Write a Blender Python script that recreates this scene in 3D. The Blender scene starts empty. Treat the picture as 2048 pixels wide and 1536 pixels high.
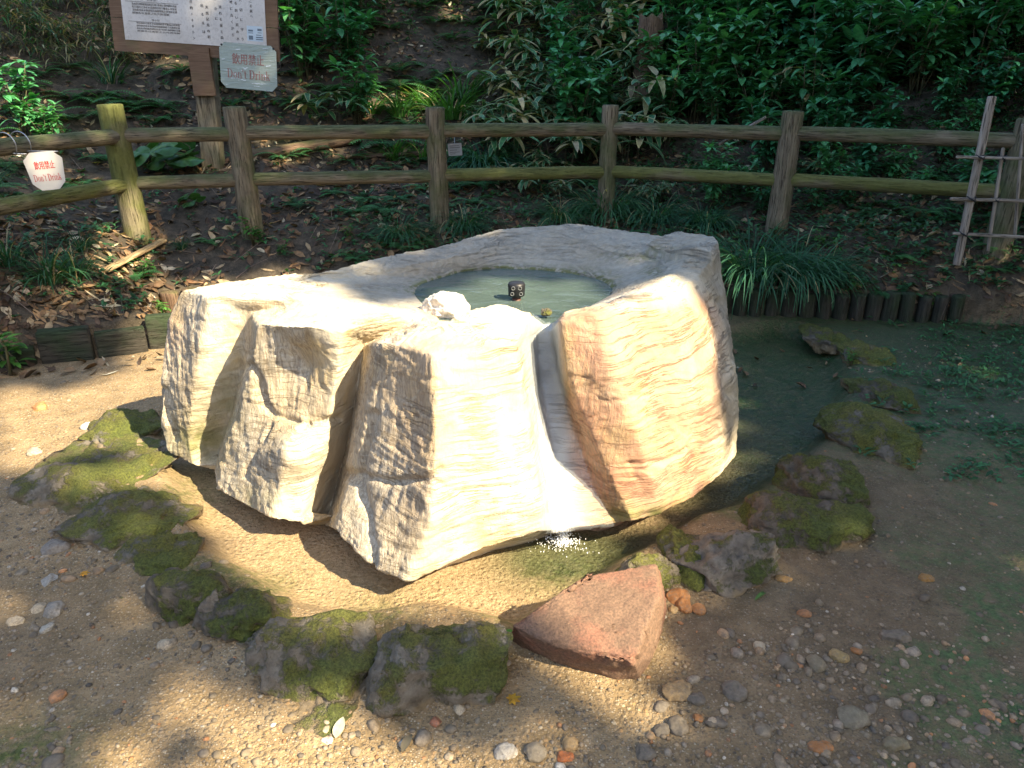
import bpy, bmesh, math, random
import numpy as np
from mathutils import Vector, Matrix, Euler
from mathutils.bvhtree import BVHTree

R = math.radians
rng = np.random.default_rng(7)
random.seed(7)
scene = bpy.context.scene
col = scene.collection

# ------------------------------------------------------------------ camera
F = 1500.0                      # focal length in pixels of the 2048 px wide photograph
PITCH = R(22.5)
CAM_Z = 1.5
cam_d = bpy.data.cameras.new("camera")
cam_d.sensor_width = 36.0
cam_d.lens = 36.0 * F / 2048.0
cam_d.clip_start = 0.05
cam_d.clip_end = 500.0
cam = bpy.data.objects.new("camera", cam_d)
col.objects.link(cam)
cam.location = (0, 0, CAM_Z)
cam.rotation_euler = (math.pi / 2 - PITCH, 0, 0)
scene.camera = cam

# ------------------------------------------------------------------ light
SUN_AZ = math.atan2(0.80, -0.60)    # direction to the sun, clockwise from +Y
SUN_EL = R(42)
S = np.array([math.sin(SUN_AZ) * math.cos(SUN_EL), math.cos(SUN_AZ) * math.cos(SUN_EL), math.sin(SUN_EL)])
world = bpy.data.worlds.new("World")
scene.world = world
world.use_nodes = True
wn = world.node_tree
bg = wn.nodes["Background"]
sky = wn.nodes.new("ShaderNodeTexSky")
sky.sky_type = 'NISHITA'
sky.sun_disc = False
sky.sun_elevation = SUN_EL
sky.sun_rotation = SUN_AZ
sky.dust_density = 2.0
wn.links.new(sky.outputs[0], bg.inputs[0])
bg.inputs[1].default_value = 0.15
sun_d = bpy.data.lights.new("sun", 'SUN')
sun_d.energy = 4.9
sun_d.angle = R(0.6)
sun_d.color = (1.0, 0.85, 0.60)
sun = bpy.data.objects.new("sun", sun_d)
col.objects.link(sun)
sun.rotation_euler = Vector((-S[0], -S[1], -S[2])).to_track_quat('-Z', 'Y').to_euler()
vs = scene.view_settings
vs.view_transform = 'Standard'
vs.look = 'None'
vs.gamma = 1.0
vs.exposure = 1.8
scene.cycles.max_bounces = 6
scene.cycles.transparent_max_bounces = 12
scene.cycles.sample_clamp_indirect = 4.0

# ------------------------------------------------------------------ pixel <-> world
cp, sp = math.cos(PITCH), math.sin(PITCH)
def pix(px, py, Y=None, z=None):
    u = (px - 1024.0) / F
    v = (768.0 - py) / F
    dy = cp + v * sp
    dz = -sp + v * cp
    t = (Y / dy) if Y is not None else ((z - CAM_Z) / dz)
    return np.array([u * t, dy * t, CAM_Z + dz * t])
def proj(P):
    P = np.asarray(P, float)
    x, y, z = P[..., 0], P[..., 1], P[..., 2] - CAM_Z
    d = y * cp - z * sp
    h = y * sp + z * cp
    d = np.where(d < 1e-3, 1e-3, d)
    return 1024.0 + F * x / d, 768.0 - F * h / d

# ------------------------------------------------------------------ noise
def _hash(ix, iy, iz, seed):
    h = (ix.astype(np.int64) * 374761393 + iy.astype(np.int64) * 668265263 + iz.astype(np.int64) * 2147483647 + seed * 1274126177) & 0xFFFFFFFF
    h = ((h ^ (h >> 13)) * 1274126177) & 0xFFFFFFFF
    h = (h ^ (h >> 16)) & 0xFFFFFFFF
    return h.astype(np.float64) / 4294967295.0
def noise(P, seed=0):
    """value noise in -1..1 at points P (..., 3)"""
    P = np.asarray(P, float)
    f = np.floor(P)
    w = P - f
    w = w * w * w * (w * (w * 6 - 15) + 10)
    i = f.astype(np.int64)
    r = 0
    for dx in (0, 1):
        wx = w[..., 0] if dx else 1 - w[..., 0]
        for dy in (0, 1):
            wy = w[..., 1] if dy else 1 - w[..., 1]
            for dz in (0, 1):
                wz = w[..., 2] if dz else 1 - w[..., 2]
                r = r + wx * wy * wz * _hash(i[..., 0] + dx, i[..., 1] + dy, i[..., 2] + dz, seed)
    return r * 2 - 1
def fbm(P, oct=4, seed=0, gain=0.5):
    a, s, r = 1.0, 0.0, 0
    P = np.asarray(P, float)
    for k in range(oct):
        r = r + a * noise(P * (2.03 ** k) + 17.3 * k, seed + k)
        s += a
        a *= gain
    return r / s
def sstep(a, b, x):
    t = np.clip((x - a) / (b - a), 0, 1)
    return t * t * (3 - 2 * t)

# ------------------------------------------------------------------ mesh helpers
def tag(o, label=None, cat=None, group=None, kind=None):
    if label: o["label"] = label
    if cat: o["category"] = cat
    if group: o["group"] = group
    if kind: o["kind"] = kind
    return o
def mesh_np(name, V, Fc, mat=None, smooth=True, cols=None, uv=None, mats=None, midx=None):
    """V (n,3); Fc list/array of polygons with the same vertex count, or a list of lists"""
    me = bpy.data.meshes.new(name)
    V = np.asarray(V, np.float32)
    if isinstance(Fc, np.ndarray):
        nf, k = Fc.shape
        me.vertices.add(len(V)); me.vertices.foreach_set("co", V.ravel())
        me.loops.add(nf * k); me.loops.foreach_set("vertex_index", Fc.astype(np.int32).ravel())
        me.polygons.add(nf)
        me.polygons.foreach_set("loop_start", np.arange(0, nf * k, k, dtype=np.int32))
        me.update(calc_edges=True)
    else:
        me.from_pydata(V.tolist(), [], Fc)
        me.update()
    me.validate()
    if smooth:
        me.polygons.foreach_set("use_smooth", np.ones(len(me.polygons), dtype=bool))
    if cols is not None:
        for nm, c in cols.items():
            a = me.attributes.new(nm, 'FLOAT_COLOR', 'POINT')
            c = np.asarray(c, np.float32)
            if c.shape[1] == 3:
                c = np.hstack([c, np.ones((len(c), 1), np.float32)])
            a.data.foreach_set("color", c.ravel())
    if uv is not None:
        l = me.uv_layers.new(name="UVMap")
        li = np.zeros(len(me.loops), dtype=np.int32)
        me.loops.foreach_get("vertex_index", li)
        l.data.foreach_set("uv", np.asarray(uv, np.float32)[li].ravel())
    if mats:
        for m in mats: me.materials.append(m)
        if midx is not None: me.polygons.foreach_set("material_index", np.asarray(midx, np.int32))
    elif mat: me.materials.append(mat)
    return me
def obj(name, me, parent=None, loc=None, rot=None, scale=None):
    o = bpy.data.objects.new(name, me)
    col.objects.link(o)
    if parent is not None: o.parent = parent
    if loc is not None: o.location = loc
    if rot is not None: o.rotation_euler = rot
    if scale is not None: o.scale = scale
    return o
def empty(name, loc=(0, 0, 0), rot=(0, 0, 0)):
    o = bpy.data.objects.new(name, None)
    o.empty_display_size = 0.1
    col.objects.link(o)
    o.location = loc; o.rotation_euler = rot
    return o
class MB:
    """collects pieces and builds one mesh"""
    def __init__(s): s.v = []; s.f = []; s.c = []; s.u = []; s.n = 0
    def add(s, V, Fs, c=(1, 1, 1), uv=None):
        V = np.asarray(V, float)
        s.v.append(V)
        s.f.extend([[i + s.n for i in f] for f in Fs])
        s.c.append(np.tile(np.asarray(c, float), (len(V), 1)) if np.ndim(c) == 1 else np.asarray(c, float))
        s.u.append(np.asarray(uv, float) if uv is not None else np.full((len(V), 2), 0.5))
        s.n += len(V)
    def mesh(s, name, mat, smooth=True):
        return mesh_np(name, np.vstack(s.v), s.f, mat, smooth, {"Col": np.vstack(s.c)}, np.vstack(s.u))
    def build(s, name, mat, parent=None, smooth=True):
        return obj(name, s.mesh(name, mat, smooth), parent)
def grid_faces(nr, nc, close_c=False):
    r = np.arange(nr - 1)[:, None]
    c = np.arange(nc if close_c else nc - 1)[None, :]
    c2 = (c + 1) % nc
    return np.stack([r * nc + c, r * nc + c2, (r + 1) * nc + c2, (r + 1) * nc + c], -1).reshape(-1, 4)
def tube(pts, rad, n=8, cap=True):
    """tube along a polyline; rad scalar or list"""
    pts = [Vector(p) for p in pts]
    rad = [rad] * len(pts) if np.isscalar(rad) else rad
    V, Fs = [], []
    ref = Vector((0.13, 0.31, 0.94))
    for i, p in enumerate(pts):
        d = (pts[min(i + 1, len(pts) - 1)] - pts[max(i - 1, 0)]).normalized()
        a = d.cross(ref)
        if a.length < 0.05: a = d.cross(Vector((1, 0, 0)))
        a.normalize(); b = d.cross(a)
        for k in range(n):
            t = 2 * math.pi * k / n
            V.append(p + (a * math.cos(t) + b * math.sin(t)) * rad[i])
    for i in range(len(pts) - 1):
        for k in range(n):
            k2 = (k + 1) % n
            Fs.append([i * n + k, i * n + k2, (i + 1) * n + k2, (i + 1) * n + k])
    if cap:
        Fs.append(list(range(n))[::-1]); Fs.append([(len(pts) - 1) * n + k for k in range(n)])
    return np.array(V), Fs
def boxv(c, s, rot=None):
    c = np.asarray(c, float); h = np.asarray(s, float) / 2
    V = np.array([[x, y, z] for x in (-1, 1) for y in (-1, 1) for z in (-1, 1)]) * h
    if rot is not None: V = V @ np.array(rot.to_matrix()).T
    return V + c, [[0, 1, 3, 2], [4, 6, 7, 5], [0, 4, 5, 1], [2, 3, 7, 6], [0, 2, 6, 4], [1, 5, 7, 3]]

# ------------------------------------------------------------------ material helpers
class NT:
    def __init__(s, name):
        s.m = bpy.data.materials.new(name); s.m.use_nodes = True
        s.t = s.m.node_tree; s.t.nodes.clear()
        s.out = s.n("ShaderNodeOutputMaterial")
    def n(s, t, **kw):
        x = s.t.nodes.new(t)
        for k, v in kw.items():
            if hasattr(x, k): setattr(x, k, v)
            else: x.inputs[k].default_value = v
        return x
    def l(s, a, b): s.t.links.new(a, b)
    def val(s, sock, v):
        if hasattr(v, "links") or isinstance(v, bpy.types.NodeSocket): s.l(v, sock)
        else:
            try: sock.default_value = v
            except Exception: sock.default_value = (*v, 1.0) if len(v) == 3 else v
    def coord(s, kind="Object"): return s.n("ShaderNodeTexCoord").outputs[kind]
    def mapping(s, vec, scale=(1, 1, 1), rot=(0, 0, 0), loc=(0, 0, 0)):
        m = s.n("ShaderNodeMapping"); s.l(vec, m.inputs[0])
        m.inputs["Scale"].default_value = scale; m.inputs["Rotation"].default_value = rot; m.inputs["Location"].default_value = loc
        return m.outputs[0]
    def noise(s, vec, scale=5, detail=4, rough=0.55, dist=0.0, out="Fac"):
        x = s.n("ShaderNodeTexNoise"); s.l(vec, x.inputs["Vector"])
        x.inputs["Scale"].default_value = scale; x.inputs["Detail"].default_value = detail
        x.inputs["Roughness"].default_value = rough; x.inputs["Distortion"].default_value = dist
        return x.outputs[out]
    def voro(s, vec, scale=5, feature='F1', out="Distance", rand=1.0):
        x = s.n("ShaderNodeTexVoronoi"); x.feature = feature; s.l(vec, x.inputs["Vector"])
        x.inputs["Scale"].default_value = scale; x.inputs["Randomness"].default_value = rand
        return x.outputs[out]
    def ramp(s, fac, stops, interp='LINEAR'):
        r = s.n("ShaderNodeValToRGB"); s.l(fac, r.inputs[0]); r.color_ramp.interpolation = interp
        e = r.color_ramp.elements
        while len(e) < len(stops): e.new(0.5)
        for i, (p, c) in enumerate(stops):
            e[i].position = p
            e[i].color = (c, c, c, 1) if np.isscalar(c) else (*c, 1)
        return r.outputs[0]
    def mix(s, fac, a, b, mode='MIX'):
        m = s.n("ShaderNodeMix"); m.data_type = 'RGBA'; m.blend_type = mode
        s.val(m.inputs[0], fac); s.val(m.inputs[6], a); s.val(m.inputs[7], b)
        return m.outputs[2]
    def math(s, op, a, b=0.0, clamp=False):
        m = s.n("ShaderNodeMath"); m.operation = op; m.use_clamp = clamp
        s.val(m.inputs[0], a); s.val(m.inputs[1], b)
        return m.outputs[0]
    def attr(s, name, out="Color"):
        a = s.n("ShaderNodeAttribute"); a.attribute_name = name
        return a.outputs[out]
    def sep(s, c):
        x = s.n("ShaderNodeSeparateColor"); s.l(c, x.inputs[0]); return x.outputs
    def sepv(s, c):
        x = s.n("ShaderNodeSeparateXYZ"); s.l(c, x.inputs[0]); return x.outputs
    def bump(s, h, strength=0.5, dist=0.01, normal=None):
        b = s.n("ShaderNodeBump"); s.l(h, b.inputs["Height"])
        b.inputs["Strength"].default_value = strength; b.inputs["Distance"].default_value = dist
        if normal is not None: s.l(normal, b.inputs["Normal"])
        return b.outputs[0]
    def bsdf(s, color, rough=0.8, normal=None, spec=0.5, metal=0.0, **kw):
        p = s.n("ShaderNodeBsdfPrincipled")
        s.val(p.inputs["Base Color"], color); s.val(p.inputs["Roughness"], rough)
        s.val(p.inputs["Specular IOR Level"], spec); s.val(p.inputs["Metallic"], metal)
        for k, v in kw.items(): s.val(p.inputs[k.replace("_", " ")], v)
        if normal is not None: s.l(normal, p.inputs["Normal"])
        return p.outputs[0]
    def done(s, surf): s.l(surf, s.out.inputs[0]); return s.m
# ------------------------------------------------------------------ materials
def mat_rock():
    t = NT("pale_rock")
    co = t.coord()
    x, y, z = t.sepv(co)
    warp = t.noise(co, 2.2, 3, out="Color")
    wv = t.n("ShaderNodeVectorMath"); wv.operation = 'MULTIPLY_ADD'
    t.l(warp, wv.inputs[0]); wv.inputs[1].default_value = (0.12, 0.12, 0.12); t.l(co, wv.inputs[2])
    w = wv.outputs[0]
    m = t.attr("Mask"); ms = t.sep(m)          # R = pink, G = moss, B = wet
    big = t.noise(w, 3.0, 4)
    base = t.ramp(big, [(0.3, (0.52, 0.43, 0.28)), (0.5, (0.61, 0.53, 0.38)), (0.7, (0.67, 0.62, 0.49))])
    pink = t.ramp(t.noise(w, 6, 5), [(0.3, (0.44, 0.215, 0.125)), (0.55, (0.51, 0.305, 0.195)), (0.75, (0.56, 0.40, 0.27))])
    c = t.mix(ms[0], base, pink)
    # ochre stains
    st = t.ramp(t.noise(t.mapping(w, (1, 1, 0.6)), 5.5, 5, 0.6), [(0.54, 0.0), (0.70, 1.0)])
    c = t.mix(t.math('MULTIPLY', st, 0.62), c, (0.60, 0.44, 0.19))
    # thin strata lines, nearly level, gently tilted and wavy
    sv = t.mapping(w, (0.45, 0.45, 9.0), rot=(0.05, -0.10, 0))
    s1 = t.noise(sv, 3.2, 6, 0.62)
    line = t.ramp(t.math('ABSOLUTE', t.math('SUBTRACT', s1, 0.5)), [(0.0, 1.0), (0.010, 0.5), (0.024, 0.0)])
    s2 = t.noise(t.mapping(w, (0.4, 0.4, 12.0), rot=(0.08, 0.06, 0)), 4.2, 6, 0.6)
    line2 = t.math('MULTIPLY', t.ramp(t.math('ABSOLUTE', t.math('SUBTRACT', s2, 0.52)), [(0.0, 1.0), (0.014, 0.0)]), t.ramp(t.noise(co, 5.5, 3), [(0.48, 0.0), (0.64, 0.8)]))
    gate = t.ramp(t.noise(co, 4.0, 3), [(0.42, 0.0), (0.62, 1.0)])
    line = t.math('MAXIMUM', t.math('MULTIPLY', line, gate), line2)
    red = t.mix(ms[0], (0.33, 0.26, 0.17), (0.46, 0.15, 0.10))
    c = t.mix(t.math('MULTIPLY', line, 0.42), c, red)
    # rain-washed vertical grain
    g = t.noise(t.mapping(w, (26, 26, 4.0)), 1.6, 6, 0.62)
    al = t.attr("Algae"); als = t.sep(al)
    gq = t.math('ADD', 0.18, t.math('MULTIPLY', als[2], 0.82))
    c = t.mix(t.math('MULTIPLY', als[2], 0.38), c, t.mix(1.0, c, (0.70, 0.63, 0.57), 'MULTIPLY'))  # left-facing sides painted darker, as if sunlight only grazed them
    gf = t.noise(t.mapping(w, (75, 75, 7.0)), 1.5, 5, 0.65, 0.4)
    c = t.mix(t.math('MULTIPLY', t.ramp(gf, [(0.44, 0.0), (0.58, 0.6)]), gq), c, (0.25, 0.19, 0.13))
    # small pits
    pit = t.ramp(t.voro(w, 42), [(0.05, 1.0), (0.10, 0.0)])
    pg = t.ramp(t.noise(co, 3.1, 2), [(0.5, 0.0), (0.66, 1.0)])
    pit = t.math('MULTIPLY', pit, pg)
    c = t.mix(t.math('MULTIPLY', pit, 0.8), c, (0.14, 0.13, 0.10))
    # grime, algae at the foot, wet channel, shaded back top painted greyer
    n2 = t.noise(co, 14, 5)
    gr = t.math('MULTIPLY', ms[1], t.ramp(n2, [(0.35, 0.25), (0.6, 1.0)]))
    c = t.mix(gr, c, (0.17, 0.17, 0.05))
    c = t.mix(ms[2], c, t.ramp(n2, [(0.35, (0.25, 0.26, 0.25)), (0.65, (0.38, 0.39, 0.38))]))
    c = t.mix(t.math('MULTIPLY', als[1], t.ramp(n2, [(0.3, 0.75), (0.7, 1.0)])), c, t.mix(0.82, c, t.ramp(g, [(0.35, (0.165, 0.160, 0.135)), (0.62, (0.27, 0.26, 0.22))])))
    c = t.mix(t.math('MULTIPLY', als[0], t.ramp(t.noise(co, 40, 4), [(0.42, 0.0), (0.55, 1.0)])), c, (0.12, 0.13, 0.03))
    h1 = t.math('MULTIPLY', t.math('ADD', t.math('MULTIPLY', g, 0.45), t.math('MULTIPLY', gf, -0.75)), gq)
    h2 = t.math('MULTIPLY', line, -0.55)
    h3 = t.math('MULTIPLY', t.noise(w, 60, 5, 0.65), 0.35)
    h4 = t.math('MULTIPLY', pit, -0.8)
    h = t.math('ADD', t.math('ADD', t.math('MULTIPLY', h1, 1.3), h2), t.math('ADD', h3, h4))
    dry = t.math('SUBTRACT', 1.0, t.math('MULTIPLY', ms[2], 0.75))
    nrm = t.bump(t.math('MULTIPLY', h, dry), 0.9, 0.010)
    rough = t.math('SUBTRACT', 0.82, t.math('MULTIPLY', ms[2], 0.5))
    return t.done(t.bsdf(c, rough, nrm, 0.35))

def mat_ground():
    t = NT("ground")
    co = t.coord()
    ms = t.sep(t.attr("Mask"))                 # R soil, G basin, B moss; R and B also carry painted shade
    wet = t.sep(t.attr("Wet"))[0]
    n1 = t.noise(co, 1.3, 4); n2 = t.noise(co, 9, 5); n3 = t.noise(co, 70, 4, 0.7)
    grav = t.ramp(n2, [(0.3, (0.18, 0.125, 0.058)), (0.5, (0.275, 0.19, 0.095)), (0.7, (0.37, 0.265, 0.14))])
    # embedded grit
    v1 = t.voro(co, 70); vc = t.voro(co, 70, out="Color")
    v2 = t.voro(co, 160); vc2 = t.voro(co, 160, out="Color")
    gc = t.ramp(t.sep(vc)[0], [(0.0, (0.13, 0.10, 0.065)), (0.35, (0.27, 0.195, 0.11)), (0.6, (0.35, 0.26, 0.15)), (0.85, (0.38, 0.22, 0.09)), (1.0, (0.48, 0.40, 0.27))])
    gc2 = t.ramp(t.sep(vc2)[1], [(0.0, (0.13, 0.10, 0.065)), (0.5, (0.30, 0.22, 0.13)), (0.9, (0.42, 0.33, 0.21)), (1.0, (0.62, 0.54, 0.40))])
    has1 = t.ramp(t.sep(vc)[2], [(0.45, 0.0), (0.5, 1.0)])
    d1 = t.math('MULTIPLY', t.ramp(v1, [(0.30, 1.0), (0.42, 0.0)]), has1)
    d2 = t.ramp(v2, [(0.34, 1.0), (0.48, 0.0)])
    c = t.mix(t.math('MULTIPLY', d2, 0.75), grav, gc2)
    c = t.mix(t.math('MULTIPLY', d1, 0.9), c, gc)
    # basin: rendered with fine sand-coloured grit
    bas = t.ramp(n3, [(0.3, (0.20, 0.135, 0.065)), (0.5, (0.33, 0.23, 0.125)), (0.7, (0.46, 0.335, 0.19))])
    bas = t.mix(t.ramp(n1, [(0.45, 0.0), (0.6, 0.25)]), bas, (0.22, 0.19, 0.08))
    c = t.mix(ms[1], c, bas)
    soil = t.ramp(t.noise(co, 16, 6, 0.65), [(0.3, (0.030, 0.027, 0.018)), (0.5, (0.070, 0.056, 0.038)), (0.72, (0.135, 0.105, 0.07))])
    c = t.mix(ms[0], c, soil)
    mossn = t.ramp(t.noise(co, 30, 5), [(0.35, 0.1), (0.6, 1.0)])
    gxp = t.ramp(t.math('MULTIPLY', t.sepv(co)[0], 0.5), [(0.3, 0.0), (0.6, 1.0)])  # right-hand moss tinted teal green, as it looks in deep shade
    c = t.mix(t.math('MULTIPLY', ms[2], mossn), c, t.mix(gxp, t.ramp(n3, [(0.3, (0.040, 0.055, 0.014)), (0.7, (0.13, 0.15, 0.035))]), t.ramp(n3, [(0.3, (0.030, 0.065, 0.024)), (0.7, (0.10, 0.175, 0.06))])))
    c = t.mix(wet, c, t.mix(1.0, c, (0.36, 0.50, 0.44), 'MULTIPLY'))  # damp tint; on the right it also paints in deep shade
    h = t.math('ADD', t.math('MULTIPLY', t.math('SUBTRACT', 1.0, t.math('MULTIPLY', v1, 2.0)), t.math('MULTIPLY', has1, 0.6)),
               t.math('ADD', t.math('MULTIPLY', d2, 0.35), t.math('ADD', t.math('MULTIPLY', n3, 0.5), t.math('MULTIPLY', n2, 0.8))))
    nrm = t.bump(h, 0.8, 0.008)
    rough = t.math('SUBTRACT', 0.9, t.math('MULTIPLY', wet, 0.55))
    return t.done(t.bsdf(c, rough, nrm, 0.35))

def mat_stone(name, a, b, moss, mosscol=(0.12, 0.14, 0.02), scale=1.0, bumpd=0.01):
    t = NT(name)
    co = t.coord()
    geo = t.n("ShaderNodeNewGeometry")
    nz = t.sepv(geo.outputs["Normal"])[2]
    n1 = t.noise(co, 9 * scale, 5, 0.6); n2 = t.noise(co, 55 * scale, 5, 0.7)
    c = t.mix(t.ramp(n1, [(0.35, 0.0), (0.65, 1.0)]), a, b)
    c = t.mix(t.ramp(n2, [(0.35, 0.5), (0.6, 0.0)]), c, tuple(x * 0.35 for x in a))
    lich = t.ramp(t.noise(co, 14, 4), [(0.60, 0.0), (0.68, 0.6)])
    c = t.mix(lich, c, tuple(min(1, x * 1.7) for x in b))
    h = t.math('ADD', t.math('MULTIPLY', n1, 1.0), t.math('MULTIPLY', n2, 0.8))
    if moss > 0:
        mm = t.math('ADD', t.math('MULTIPLY', t.math('SUBTRACT', t.noise(co, 7, 7, 0.7), 0.33), 3.0), t.math('MULTIPLY', nz, 0.30))
        lo = 1 - moss
        mm = t.math('ADD', mm, t.math('MULTIPLY', t.math('SUBTRACT', t.noise(co, 95, 3, 0.7), 0.5), 0.5))
        mf = t.ramp(mm, [(lo, 0.0), (lo + 0.22, 0.92)])
        fz = t.noise(co, 130, 4, 0.8)
        mc = t.mix(t.ramp(fz, [(0.35, 0.0), (0.7, 1.0)]), tuple(x * 0.35 for x in mosscol), tuple(x * 1.5 for x in mosscol))
        mc = t.mix(t.ramp(t.noise(co, 5, 2), [(0.4, 0.0), (0.6, 1.0)]), mc, t.mix(1.0, mc, (0.78, 0.95, 0.8), 'MULTIPLY'))
        c = t.mix(mf, c, mc)
        h = t.math('ADD', h, t.math('MULTIPLY', mf, t.math('MULTIPLY', fz, 2.2)))
    if moss > 0:            # soil washed against the foot of the stone
        wz = t.sepv(geo.outputs["Position"])[2]
        dirt = t.ramp(t.math('ADD', wz, t.math('MULTIPLY', t.math('SUBTRACT', n1, 0.5), 0.10)), [(0.0, 1.0), (0.018, 0.0)])
        c = t.mix(t.math('MULTIPLY', dirt, 0.85), c, t.ramp(n2, [(0.3, (0.16, 0.115, 0.06)), (0.7, (0.30, 0.22, 0.12))]))
    nrm = t.bump(h, 0.9, bumpd)
    return t.done(t.bsdf(c, 0.88, nrm, 0.3))

def mat_wood(name, a, b, green, gfac, axis_scale=(14, 14, 0.9), gz=0.5):
    """weathered log; grain runs along local Z"""
    t = NT(name)
    co = t.coord()
    geo = t.n("ShaderNodeNewGeometry")
    nz = t.sepv(geo.outputs["Normal"])[2]
    oi = t.n("ShaderNodeObjectInfo")
    off = t.n("ShaderNodeVectorMath"); off.operation = 'ADD'
    t.l(co, off.inputs[0]); t.l(oi.outputs["Location"], off.inputs[1]); co2 = off.outputs[0]
    g = t.noise(t.mapping(co2, axis_scale), 3.5, 7, 0.65, 0.3)
    g2 = t.noise(t.mapping(co2, tuple(k * 3 for k in axis_scale)), 3.0, 5, 0.7)
    c = t.mix(t.ramp(g, [(0.35, 0.0), (0.62, 1.0)]), a, b)
    crack = t.ramp(g2, [(0.38, 1.0), (0.46, 0.0)])
    c = t.mix(t.math('MULTIPLY', crack, 0.75), c, (0.025, 0.02, 0.015))
    gm = t.math('ADD', t.noise(co2, 3.2, 5, 0.6), t.math('MULTIPLY', nz, gz * 0.35))
    gm = t.ramp(gm, [(0.62 - gfac * 0.3, 0.0), (0.82 - gfac * 0.3, 0.85)])
    c = t.mix(gm, c, t.mix(t.noise(co2, 45, 4), tuple(x * 0.5 for x in green), green))
    h = t.math('SUBTRACT', t.math('ADD', g, t.math('MULTIPLY', g2, 0.6)), t.math('MULTIPLY', crack, 0.7))
    return t.done(t.bsdf(c, 0.85, t.bump(h, 0.9, 0.006), 0.25))

def mat_leaf(name, margin=None, rough=0.52, trans=0.33, var=0.35):
    """leaf colour from attribute Col; optional pale margin from UV"""
    t = NT(name)
    c = t.attr("Col")
    oi = t.n("ShaderNodeObjectInfo")
    co = t.coord()
    c = t.mix(1.0, c, t.ramp(t.noise(co, 30, 3), [(0.3, 1 - var), (0.7, 1 + var * 0.6)]), 'MULTIPLY')
    c = t.mix(1.0, c, t.ramp(oi.outputs["Random"], [(0.0, (0.75, 0.85, 0.85)), (1.0, (1.2, 1.1, 0.95))]), 'MULTIPLY')
    uv = t.n("ShaderNodeUVMap"); u, v, _ = t.sepv(uv.outputs[0])
    edge = t.math('MULTIPLY', t.math('ABSOLUTE', t.math('SUBTRACT', u, 0.5)), 2.0)
    c = t.mix(t.ramp(edge, [(0.0, 0.35), (0.07, 0.0)]), c, (0.16, 0.22, 0.08))
    if margin:
        c = t.mix(t.ramp(edge, [(0.74, 0.0), (0.86, 1.0)]), c, margin)
    bmp = t.bump(t.math('SINE', t.math('MULTIPLY', edge, 30.0)), 0.15, 0.001)
    p = t.bsdf(c, rough, bmp, 0.25)
    tr = t.n("ShaderNodeBsdfTranslucent"); t.l(t.mix(1.0, c, (1.3, 1.5, 0.5), 'MULTIPLY'), tr.inputs[0])
    mx = t.n("ShaderNodeMixShader"); mx.inputs[0].default_value = trans
    t.l(p, mx.inputs[1]); t.l(tr.outputs[0], mx.inputs[2])
    return t.done(mx.outputs[0])

def mat_plain(name, c, rough=0.6, metal=0.0, spec=0.5, vary=0.0, sc=20, bumpd=0.0):
    t = NT(name)
    cc = c
    nz = t.noise(t.coord(), sc, 5, 0.6)
    if vary: cc = t.mix(t.ramp(nz, [(0.35, 0.0), (0.65, 1.0)]), tuple(x * (1 - vary) for x in c), tuple(min(1, x * (1 + vary)) for x in c))
    return t.done(t.bsdf(cc, rough, t.bump(nz, 0.5, bumpd) if bumpd else None, spec, metal))
def mat_attr(name, rough=0.8, bumpd=0.002, sc=60, spec=0.35):
    t = NT(name)
    c = t.attr("Col"); nz = t.noise(t.coord(), sc, 4, 0.65)
    oi = t.n("ShaderNodeObjectInfo"); cn = t.noise(t.coord(), sc * 1.7, 5, 0.7)
    c = t.mix(1.0, c, t.ramp(nz, [(0.3, 0.55), (0.7, 1.3)]), 'MULTIPLY')
    c = t.mix(t.ramp(cn, [(0.48, 0.0), (0.62, 0.65)]), c, (0.15, 0.12, 0.085))
    return t.done(t.bsdf(c, rough, t.bump(nz, 0.5, bumpd), spec))

M = {}
M['rock'] = mat_rock()
M['ground'] = mat_ground()
M['moss'] = mat_stone("mossy_stone", (0.145, 0.122, 0.088), (0.30, 0.255, 0.185), 0.44, (0.19, 0.18, 0.04))
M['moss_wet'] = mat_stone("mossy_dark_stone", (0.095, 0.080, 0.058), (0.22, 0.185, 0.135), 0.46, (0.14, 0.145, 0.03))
M['moss_bright'] = mat_stone("moss_covered_stone", (0.15, 0.135, 0.105), (0.27, 0.24, 0.185), 0.58, (0.17, 0.165, 0.03))
M['basalt'] = mat_stone("grey_stone", (0.125, 0.105, 0.08), (0.28, 0.24, 0.18), 0.28, (0.14, 0.14, 0.03))
M['red'] = mat_stone("red_brown_stone", (0.26, 0.135, 0.085), (0.36, 0.20, 0.13), 0.0, bumpd=0.004)
M['pebble'] = mat_attr("pebble", 0.75, 0.003, 50)
M['wood'] = mat_wood("weathered_log", (0.11, 0.088, 0.06), (0.235, 0.20, 0.135), (0.11, 0.135, 0.05), 0.60)
M['wood_green'] = mat_wood("mossy_log", (0.12, 0.105, 0.065), (0.24, 0.205, 0.125), (0.165, 0.185, 0.045), 1.05)
M['wood_dark'] = mat_wood("dark_board", (0.030, 0.028, 0.022), (0.070, 0.062, 0.048), (0.04, 0.065, 0.028), 0.7)
M['wood_brown'] = mat_wood("brown_board", (0.12, 0.075, 0.048), (0.19, 0.125, 0.08), (0.12, 0.13, 0.04), 0.25)
M['bamboo'] = mat_wood("grey_bamboo", (0.24, 0.20, 0.16), (0.40, 0.35, 0.29), (0.10, 0.12, 0.05), 0.0)
M['litter'] = mat_leaf("dry_leaf", None, 0.7, 0.12, 0.45)
M['leaf'] = mat_leaf("green_leaf")
M['leaf_gloss'] = mat_leaf("glossy_leaf", None, 0.3, 0.2)
M['sasa'] = mat_leaf("bamboo_grass_leaf", (0.40, 0.43, 0.23), 0.45, 0.2)
M['stem'] = mat_plain("stem", (0.09, 0.085, 0.04), 0.7, vary=0.3)
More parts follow.
